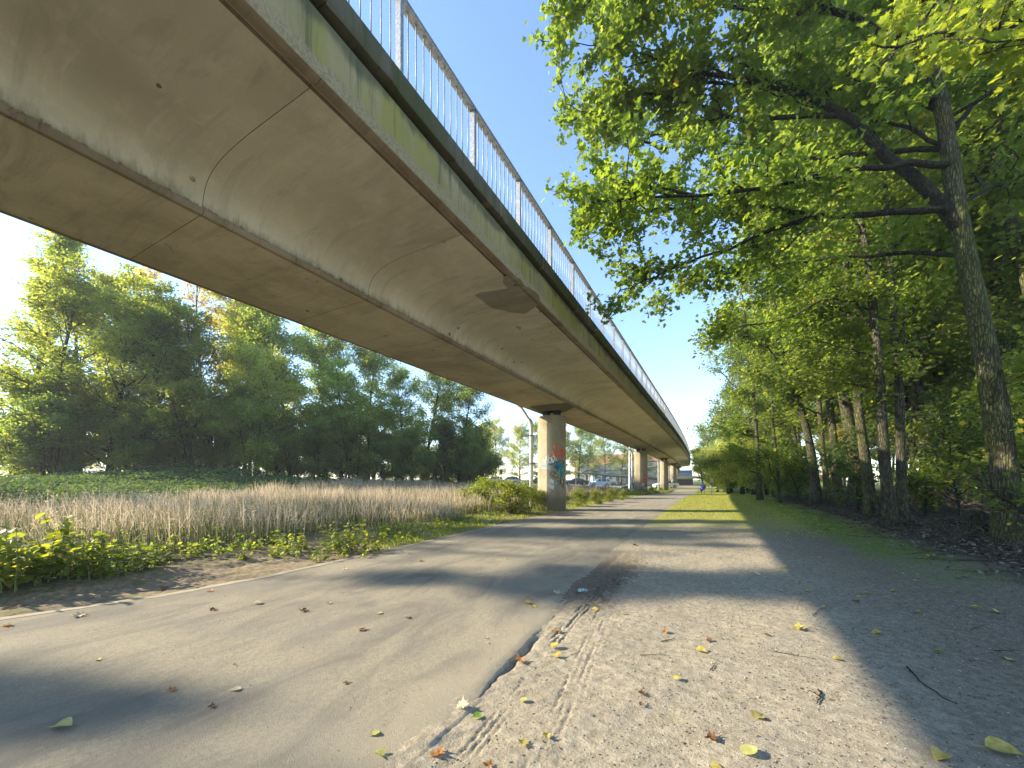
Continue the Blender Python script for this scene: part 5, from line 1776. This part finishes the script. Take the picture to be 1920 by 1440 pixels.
# twigs on the sand
for i, (pts, r0, lab) in enumerate([([(1700, 1248), (1730, 1280), (1770, 1304), (1796, 1314)], .006, 'long dark curved twig in the shade on the right'), ([(1534, 1292), (1540, 1305), (1531, 1320)], .006, 'short forked twig on the sunny sand near the shade line'),
                                      ([(1332, 1256), (1344, 1243)], .004, 'short straight twig in the sunny sand'), ([(1450, 1219), (1500, 1229), (1530, 1236)], .003, 'thin reddish twig before the shade line'),
                                      ([(1240, 1200), (1266, 1194)], .005, 'brown stick left of the sunny sand middle'), ([(1200, 1228), (1250, 1226)], .003, 'thin stick near the fine tyre marks'),
                                      ([(1865, 1218), (1910, 1219)], .004, 'dark stick by the right border'), ([(1820, 1183), (1848, 1170)], .003, 'thin twig leaning in the right shade'),
                                      ([(1524, 1155), (1540, 1140)], .004, 'twig lying across the shade line')]):
    P = np.array([at_z(u, v, .012) for u, v in pts])
    P = resample(P, 9)
    P[1:-1] += r_.normal(0, .004, (7, 3))
    P[:, 2] = ground_z(P[:, 0], P[:, 1]) + near_relief(P[:, 0], P[:, 1]) + .008
    mb = MB(); mb.tube(P, np.linspace(r0, r0 * .5, 9), 5)
    if 'forked' in lab:
        mb.tube([P[4], P[4] + np.array([-.03, .02, .012]), P[4] + np.array([-.06, .03, .02])], [.004, .003, .002], 5)
    link('twig', mb.mesh('twig', [M['barkdark']]), None, label=lab, category='twig', group='twigs on the sand')


# crushed can in the mud at the edge of the path
def crumple(name, u, v, L, R, mat, label, cat, mats2=None):
    p = at_z(u, v, .04)
    r = np.random.default_rng(77)
    k, n = 12, 9
    V, F = [], []
    for i in range(n):
        f = i / (n - 1)
        rr = R * (1 if 0 < i < n - 1 else .8)
        for j in range(k):
            a = j * 2 * math.pi / k
            q = rr * (1 + r.normal(0, .16))
            V.append(((f - .5) * L, q * math.cos(a), q * .7 * math.sin(a)))
    for i in range(n - 1):
        F += [(i * k + j, i * k + (j + 1) % k, (i + 1) * k + (j + 1) % k, (i + 1) * k + j) for j in range(k)]
    mb = MB()
    mb.add(V, F + [tuple(range(k)), tuple(range((n - 1) * k, n * k))[::-1]])
    z = float(ground_z(p[0], p[1]))
    link(name, mb.mesh(name, [mat], False), None, (p[0], p[1], z + R * .75), (0, .15, TH + .5), label=label, category=cat)


m = NT('can_print', .35, .5)
f = m.noise(28, 2)
m.color(m.mix(m.step(f, .45, .52), m.mix(m.step(f, .56, .6), (.05, .22, .20), (.45, .48, .12)), (.45, .48, .46)))
m.b.inputs['Metallic'].default_value = .4
crumple('crushed_can', 1092, 1105, .13, .034, m.m, 'crushed green and silver can in the mud at the path edge', 'can')


# ------------------------------------------------------------------ vehicles
def car(kind, loc, rz, paint_c, label, group='cars parked beyond the meadow'):
    t = thing('parked_car', label, 'car', loc, rz, group)
    L = {'hatch': 3.9, 'sedan': 4.5, 'coupe': 4.4, 'estate': 4.5}[kind]
    W, zb = 1.74, .2
    # stations: x, belt z, roof z, roof half width
    if kind in ('hatch', 'estate'):
        st = [(-.5, .55, .55, .55), (-.49, .82, .82, .74), (-.44, .95, 1.15, .72), (-.36, .97, 1.42, .60), (-.1, .96, 1.47, .60), (.06, .95, 1.42, .60), (.2, .92, 1.04, .70), (.24, .90, .93, .74), (.4, .80, .82, .74), (.48, .66, .67, .68), (.5, .5, .5, .5)]
    else:
        st = [(-.5, .55, .55, .55), (-.49, .86, .88, .72), (-.36, .93, .95, .74), (-.27, .94, 1.18, .64), (-.17, .94, 1.34, .58), (.0, .93, 1.37, .58), (.1, .92, 1.28, .60), (.22, .90, .95, .72), (.3, .86, .88, .74), (.46, .70, .72, .68), (.5, .5, .5, .5)]
    pm = NT(label[:20].replace(' ', '_') + '_paint', .28, .5)
    pm.color(pm.mix(pm.step(pm.noise(3, 2), .3, .7), tuple(np.array(paint_c) * .94), paint_c))
    pm.b.inputs['Coat Weight'].default_value = .5
    gm = M['glass']
    V, F, G = [], [], []
    for x_, zbelt, zr, hw in st:
        X = x_ * L
        hb = W / 2 * (1 if abs(x_) < .45 else .93)
        V += [(X, -hb * .96, zb), (X, -hb, .5), (X, -hb * .97, zbelt), (X, -min(hw, hb), zr), (X, 0, zr + .03), (X, min(hw, hb), zr), (X, hb * .97, zbelt), (X, hb, .5), (X, hb * .96, zb)]
    k = 9
    n = len(st)
    for i in range(n - 1):
        cab = st[i][2] > st[i][1] + .15 or st[i + 1][2] > st[i + 1][1] + .15
        for j in range(8):
            q = (i * k + j, (i + 1) * k + j, (i + 1) * k + j + 1, i * k + j + 1)
            both = st[i][2] > st[i][1] + .15 and st[i + 1][2] > st[i + 1][1] + .15
            if cab and j in (2, 5):
                G.append(q)
            elif cab and not both and j in (3, 4) and abs(st[i][2] - st[i + 1][2]) > .12:
                G.append(q)
            else:
                F.append(q)
    F0 = [tuple(range(k)), tuple(range((n - 1) * k, n * k))]
    allv = np.array(V)
    mb = MB(); mb.add(allv, F + F0)
    body = link('body', mb.mesh('body', [pm.m], True, sharp=35), t)
    mb = MB(); mb.add(allv, G)
    link('windows', mb.mesh('windows', [gm], False), t)
    mb = MB()
    for x_ in ([-.30, -.06, .12] if kind != 'coupe' else [-.2, .08]):
        for sy in (-1, 1):
            mb.box((x_ * L, sy * (W / 2 * .86), 1.15), (.07, .16, .44))
    link('pillars', mb.mesh('pillars', [pm.m], False), t, kind='stuff')
    for sx in (-.31, .32):
        for sy in (-1, 1):
            an = np.linspace(0, 2 * math.pi, 18, endpoint=False)
            wv = [(sx * L + .31 * math.cos(a), sy * (W / 2 - .10), .31 + .31 * math.sin(a)) for a in an] + [(sx * L + .31 * math.cos(a), sy * (W / 2 + .02), .31 + .31 * math.sin(a)) for a in an]
            mb = MB(); mb.add(wv, [(i, (i + 1) % 18, 18 + (i + 1) % 18, 18 + i) for i in range(18)] + [tuple(range(18)), tuple(range(18, 36))])
            wh = link('wheel', mb.mesh('wheel', [M['black']], False), t)
            rv = [(sx * L + .2 * math.cos(a), sy * (W / 2 + .03), .31 + .2 * math.sin(a)) for a in an] + [(sx * L, sy * (W / 2 + .01), .31)]
            mb = MB(); mb.add(rv, [(i, (i + 1) % 18, 18) for i in range(18)])
            link('rim', mb.mesh('rim', [M['steelpale']], False), wh)
    for sy in (-1, 1):
        mb = MB(); mb.box((.487 * L, sy * .58, .64), (.08, .34, .13))
        link('headlight', mb.mesh('headlight', [M['lampglass']], False), t)
        mb = MB(); mb.box((-.494 * L, sy * .62, .76), (.06, .24, .16))
        link('tail_light', mb.mesh('tail_light', [M['redglass']], False), t)
    return t


M['glass'] = mat_plain('car_glass', (.03, .04, .045), .08, 0, .8)
M['lampglass'] = mat_plain('lamp_glass', (.6, .6, .6), .15)
M['redglass'] = mat_plain('red_glass', (.35, .02, .02), .2)


def on_g(u, w):
    p = at_w(u, VH, w)
    return (p[0], p[1], float(ground_z(p[0], p[1])) + .06)


car('sedan', on_g(1080, 72), TH + math.pi, (.03, .03, .04), 'black parked car right of the first pier behind the staked tree')
car('hatch', on_g(1124, 72.5), TH + math.pi, (.45, .58, .72), 'light blue small car parked between the first and second piers')
car('estate', on_g(1186, 66), TH + math.pi, (.06, .08, .07), 'dark green car hidden by tall grass left of the second pier')
car('coupe', on_g(1248, 72), TH + math.pi, (.78, .78, .76), 'white car standing behind the third pier')
car('sedan', on_g(1010, 70), TH + math.pi, (.07, .08, .09), 'dark car glimpsed left of the drain pipe')
car('hatch', on_g(955, 73), TH + math.pi, (.30, .36, .42), 'grey-blue car glimpsed above the bushes left of the first pier')
car('hatch', on_g(925, 74), TH + math.pi, (.55, .58, .6), 'silver car glimpsed at the far left of the parked row')

# lamp post
p = on_g(1180, 61)
mb = MB(); mb.tube([(0, 0, -.2), (0, 0, .9), (0, 0, 1.0), (0, 0, 9)], [.13, .13, .095, .07], 12)
t = thing('lamp_post', 'tall white lamp post left of the second pier', 'lamp post', p)
M['whitepaint'] = mat_plain('white_paint', (.75, .75, .73), .4)
link('pole', mb.mesh('pole', [M['whitepaint']], True, sharp=40), t)
mb = MB(); mb.box((.45, 0, 9.02), (1.0, .22, .09)); mb.box((.62, 0, 8.965), (.5, .16, .03))
link('lamp_head', mb.mesh('lamp_head', [M['steelpale']], False), t)


# signs
def post_sign(loc, h, shape, wd, hg, pc, sc_, label, name='road_sign', rim=None):
    t = thing(name, label, 'sign', loc, TH)
    mb = MB(); mb.tube([(0, 0, -.2), (0, 0, h)], .035, 8)
    link('pole', mb.mesh('pole', [pc]), t)
    mb = MB()
    if shape == 'round':
        an = np.linspace(0, 2 * math.pi, 24, endpoint=False)
        V = [(wd / 2 * math.cos(a), -.045, h - hg / 2 + hg / 2 * math.sin(a)) for a in an] + [(wd / 2 * math.cos(a), -.065, h - hg / 2 + hg / 2 * math.sin(a)) for a in an]
        mb.add(V, [(i, (i + 1) % 24, 24 + (i + 1) % 24, 24 + i) for i in range(24)] + [tuple(range(24)), tuple(range(24, 48))])
    else:
        mb.box((0, -.05, h - hg / 2), (wd, .03, hg))
    link('sign_panel', mb.mesh('sign_panel', [sc_], False), t)
    return t


M['signred'] = mat_plain('sign_red', (.45, .07, .04), .5)
M['bluepaint'] = mat_plain('blue_paint', (.03, .16, .26), .5)
post_sign(on_g(939.5, 50), 2.45, 'round', .36, .72, M['steelpale'], M['signred'], 'narrow red sign on a pole above the bushes left of the first pier')
post_sign(on_g(1334, 50), 2.0, 'box', .37, .58, M['bluepaint'], M['whitepaint'], 'small white board on a blue post in the sunlit grass')
post_sign(on_g(1316, 66), 1.9, 'box', .12, .5, M['bluepaint'], M['bluepaint'], 'thin blue post further back on the verge')

# a blue bag hanging on a short post in the sunlit grass
p = on_g(1317, 46)
t = thing('litter_bag', 'bright blue litter bag sagging from a short post on the sunlit verge', 'bag', p, TH)
mb = MB(); mb.tube([(-.12, 0, -.1), (-.12, 0, .35)], .03, 8); mb.tube([(.22, 0, -.1), (.25, 0, .98)], .02, 6)
link('post', mb.mesh('post', [M['barkdark']]), t, kind='stuff')
V, F = [], []
kk = 12
prof = [(.30, .07, -.16, 0), (.42, .20, -.10, 0), (.58, .27, -.02, 0), (.72, .30, .06, 0), (.86, .24, .08, 0), (.97, .15, .06, 0), (1.05, .06, .02, 0)]
rr_ = np.random.default_rng(4)
for z_, r2, xo, yo in prof:
    for j in range(kk):
        a = j * 2 * math.pi / kk
        q = r2 * (1 + rr_.normal(0, .13))
        V.append((xo + q * 1.1 * math.cos(a), q * .7 * math.sin(a), z_))
for i in range(len(prof) - 1):
    F += [(i * kk + j, i * kk + (j + 1) % kk, (i + 1) * kk + (j + 1) % kk, (i + 1) * kk + j) for j in range(kk)]
mb = MB(); mb.add(V, F + [tuple(range(kk))[::-1], tuple(range(6 * kk, 7 * kk))])
m = NT('blue_bag', .45)
m.color(m.mix(m.step(m.noise(5, 3), .56, .62), (.05, .09, .55), (.55, .25, .35)))
link('bag', mb.mesh('bag', [m.m]), t)

# ------------------------------------------------------------------ the ramp, the houses and the wall at the far end
def ramp(name, pts, width, label, rails=True, piers_at=(), zc=None, thick=.55):
    P = np.array(pts, float)
    n = 40
    L = np.concatenate([[0], np.cumsum(np.linalg.norm(np.diff(P, axis=0), axis=1))])
    tt = np.linspace(0, L[-1], n)
    Q = smooth(np.stack([np.interp(tt, L, P[:, i]) for i in range(3)], -1), 4)
    T = np.gradient(Q, axis=0); T[:, 2] = 0; T = norm(T)
    N = np.stack([-T[:, 1], T[:, 0], np.zeros(n)], -1)
    t = thing(name, label, 'ramp', (Q[0][0], Q[0][1], 0))
    o = np.array([Q[0][0], Q[0][1], 0])
    Q = Q - o
    prof = [(-.5, 0), (-.5, -.22), (-.32, -.22 - thick * .6), (.32, -.22 - thick * .6), (.5, -.22), (.5, 0)]
    V = [Q[i] + N[i] * a * width + np.array([0, 0, b]) for i in range(n) for a, b in prof]
    k = 6
    F = [(i * k + j, i * k + (j + 1) % k, (i + 1) * k + (j + 1) % k, (i + 1) * k + j) for i in range(n - 1) for j in range(k)]
    mb = MB(); mb.add(V, F + [tuple(range(k)), tuple(range((n - 1) * k, n * k))])
    link('ramp_deck', mb.mesh('ramp_deck', [M['palecon']], False), t)
    for sgn in (-1, 1):
        R_ = Q + N * sgn * (width / 2 - .12)
        for i in range(0, n, 2):
            mb = MB(); mb.box(R_[i] + [0, 0, .55], (.07, .07, 1.1))
            link('post', mb.mesh('post', [M['galv']], False), t)
        for hz in (1.1, .15):
            mb = MB(); mb.tube(R_ + [0, 0, hz], .035, 4)
            link('rail', mb.mesh('rail', [M['galv']], False), t)
        mb = MB()
        for a in np.linspace(0, n - 1.01, 150):
            i = int(a)
            q = R_[i] * (1 - a + i) + R_[i + 1] * (a - i)
            mb.box(q + [0, 0, .62], (.02, .02, .95))
        link('bars', mb.mesh('bars', [M['galv']], False), t, kind='stuff')
    for i in piers_at:
        mb = MB(); an = np.linspace(0, 2 * math.pi, 12, endpoint=False)
        zt = Q[i][2] - .5
        mb.prism([(Q[i][0] + .4 * math.cos(a), Q[i][1] + .4 * math.sin(a)) for a in an], -.3, zt)
        link('pier', mb.mesh('pier', [M['palecon']], True, sharp=40), t)


ramp('ramp', [at_w(1098, 884, 100), at_w(1115, 886, 94), at_w(1150, 890, 91), at_w(1200, 893, 90), at_w(1262, 898, 92)], 3.2, 'lower concrete ramp with grey-blue railing curving behind the parked cars', piers_at=(18,))
ramp('ramp', [at_w(1100, 884, 101), at_w(1112, 882, 108), at_w(1150, 880, 112), at_w(1200, 877, 108), at_w(1240, 873, 104), at_w(1275, 869, 104)], 3.0, 'upper concrete ramp climbing towards the footbridge behind the lower one', piers_at=(22, 34))

M['cream'] = mat_plain('cream_render', (.58, .50, .38), .8, var=.08, scale=2)
M['whiter'] = mat_plain('white_render', (.68, .66, .60), .8, var=.06, scale=2)
M['tile'] = mat_plain('orange_roof', (.40, .15, .07), .8, var=.2, scale=9)
M['frame'] = mat_plain('window_frame', (.7, .7, .7), .5)
M['pane'] = mat_plain('window_pane', (.05, .06, .07), .1, spec=.7)
M['bluewall'] = mat_plain('blue_cladding', (.08, .16, .33), .5, var=.1, scale=1.5)
M['darkwall'] = mat_plain('dark_wall', (.06, .055, .045), .9, var=.2)


def house(u, w, W, H, D, wall, label, roof=True, stories=2, bays=4, name='house'):
    p = on_g(u, w)
    t = thing(name, label, 'house', p, TH)
    mb = MB(); mb.box((0, D / 2, H / 2 - .2), (W, D, H + .4))
    link('wall', mb.mesh('wall', [wall], False), t)
    if roof:
        mb = MB()
        V = [(-W / 2 - .3, -.4, H - .1), (W / 2 + .3, -.4, H - .1), (W / 2 + .3, D + .4, H - .1), (-W / 2 - .3, D + .4, H - .1), (-W / 2 - .3, D / 2, H + 3), (W / 2 + .3, D / 2, H + 3)]
        mb.add(V, [(0, 1, 5, 4), (2, 3, 4, 5), (0, 4, 3), (1, 2, 5), (0, 3, 2, 1)])
        rf = link('roof', mb.mesh('roof', [M['tile']], False), t)
        mb = MB(); mb.box((W * .25, D / 2 - 1, H + 2.6), (.7, .7, 2.2)); link('chimney', mb.mesh('chimney', [M['cream']], False), rf)
    for s_ in range(stories):
        for b_ in range(bays):
            x_ = -W / 2 + W * (b_ + .5) / bays
            z_ = 1.6 + s_ * (H / stories)
            mb = MB()
            for dx, dz, sx, sz in ((-.55, 0, .12, 1.7), (.55, 0, .12, 1.7), (0, .82, 1.2, .12), (0, -.82, 1.3, .14)):
                mb.box((x_ + dx, -.03, z_ + dz), (sx, .12, sz))
            fr_ = link('window', mb.mesh('window', [M['frame']], False), t)
            mb = MB(); mb.box((x_, .0, z_), (1.0, .03, 1.52)); link('pane', mb.mesh('pane', [M['pane']], False), fr_)


house(1108, 150, 13, 7.5, 9, M['cream'], 'cream house with orange roof behind the left end of the ramp')
house(1138, 146, 11, 6.5, 9, M['whiter'], 'white house with orange roof behind the open tree')
house(1170, 152, 14, 8, 9, M['cream'], 'cream terrace with orange roof left of the lamp post')
house(1206, 150, 12, 8, 9, M['whiter'], 'white terrace seen behind the second pier')
house(1232, 150, 10, 8.5, 9, M['whiter'], 'pale house seen between the second and third piers')
house(1281, 140, 6.5, 4.6, 9, M['bluewall'], 'blue clad hall glimpsed under the far end of the bridge', roof=False, stories=1, bays=3, name='hall')
# pale wall glimpsed through the gap in the belt
p = at_w(178, VH, 44)
t = thing('garden_wall', 'pale sunlit wall glimpsed through the gap in the tree belt', 'wall', (p[0], p[1], 0), TH - .4)
mb = MB(); mb.box((0, 0, 1.3), (9, .3, 3.0)); link('wall_slab', mb.mesh('wall_slab', [M['whiter']], False), t)
mb = MB(); mb.box((0, -.01, 2.84), (9.1, .4, .1)); link('wall_cap', mb.mesh('wall_cap', [M['palecon']], False), t)
# dark retaining wall under the bridge end, with a pale fence above
p = on_g(1288, 88)
t = thing('retaining_wall', 'dark retaining wall under a grassy bank at the far end of the path', 'wall', p, TH)
mb = MB(); mb.box((-.4, .3, .65), (3.6, .5, 1.5)); link('wall_slab', mb.mesh('wall_slab', [M['darkwall']], False), t)
mb = MB(); mb.box((-.4, .3, 1.46), (3.7, .6, .12)); link('wall_cap', mb.mesh('wall_cap', [M['palecon']], False), t)
p = on_g(1288, 93)
t = thing('bank', 'grassy bank above the dark retaining wall', 'bank', p, TH)
mb = MB()
V = [(-4, -4, 1.5), (6, -4, 1.5), (10, -4, -.4), (-4, 8, 2.2), (6, 8, 2.2), (12, 8, -.4), (-4, 8, -.5)]
mb.add(V, [(0, 1, 4, 3), (1, 2, 5, 4)])
link('bank_turf', mb.mesh('bank_turf', [M['ground']], True), t)
t = thing('metal_fence', 'pale metal picket fence on the bank at the far end', 'fence', (p[0], p[1], p[2]), TH)
mb = MB()
for x_ in np.arange(-4, 2.2, .16):
    mb.box((x_, 0, 2.2), (.04, .03, 1.4))
link('pickets', mb.mesh('pickets', [M['steelpale']], False), t, kind='stuff')
for hz in (1.65, 2.8):
    mb = MB(); mb.box((-.9, 0, hz), (6.4, .05, .06)); link('rail', mb.mesh('rail', [M['steelpale']], False), t)

# young staked trees beside the road
YT = build_tree(401, 4.2, .35, .55, .04, 12, 500, .10, 'pale', .1, sub=3, twigs=3, bark='palewood', sigma=.10, el=(30, 65))
for u, w, lab, s_ in ((1080, 56, 'young slender tree with pale trunk in front of the black car', 1.05), (961, 52, 'young slender tree right of the narrow red sign', 1.2), (931, 54, 'thin young tree left of the narrow red sign', .8), (905, 60, 'thin young tree near the end of the belt', .8)):
    plant_tree(YT, at_w(u, VH, w), lab, 'young trees by the road', rz=u, sc=s_, name='young_tree')

# ------------------------------------------------------------------ thin autumn haze in the air
m = bpy.data.materials.new('haze')
m.use_nodes = True
t_ = m.node_tree
for n_ in list(t_.nodes):
    if n_.type != 'OUTPUT_MATERIAL':
        t_.nodes.remove(n_)
pv = t_.nodes.new('ShaderNodeVolumePrincipled')
pv.inputs['Color'].default_value = (.93, .95, 1, 1)
pv.inputs['Density'].default_value = .0008
pv.inputs['Anisotropy'].default_value = .2
t_.links.new(pv.outputs[0], [n for n in t_.nodes if n.type == 'OUTPUT_MATERIAL'][0].inputs['Volume'])
mb = MB()
mb.box((0, 180, 17), (660, 500, 39))
link('haze', mb.mesh('haze', [m], False), kind='stuff')
SC.cycles.volume_bounces = 0
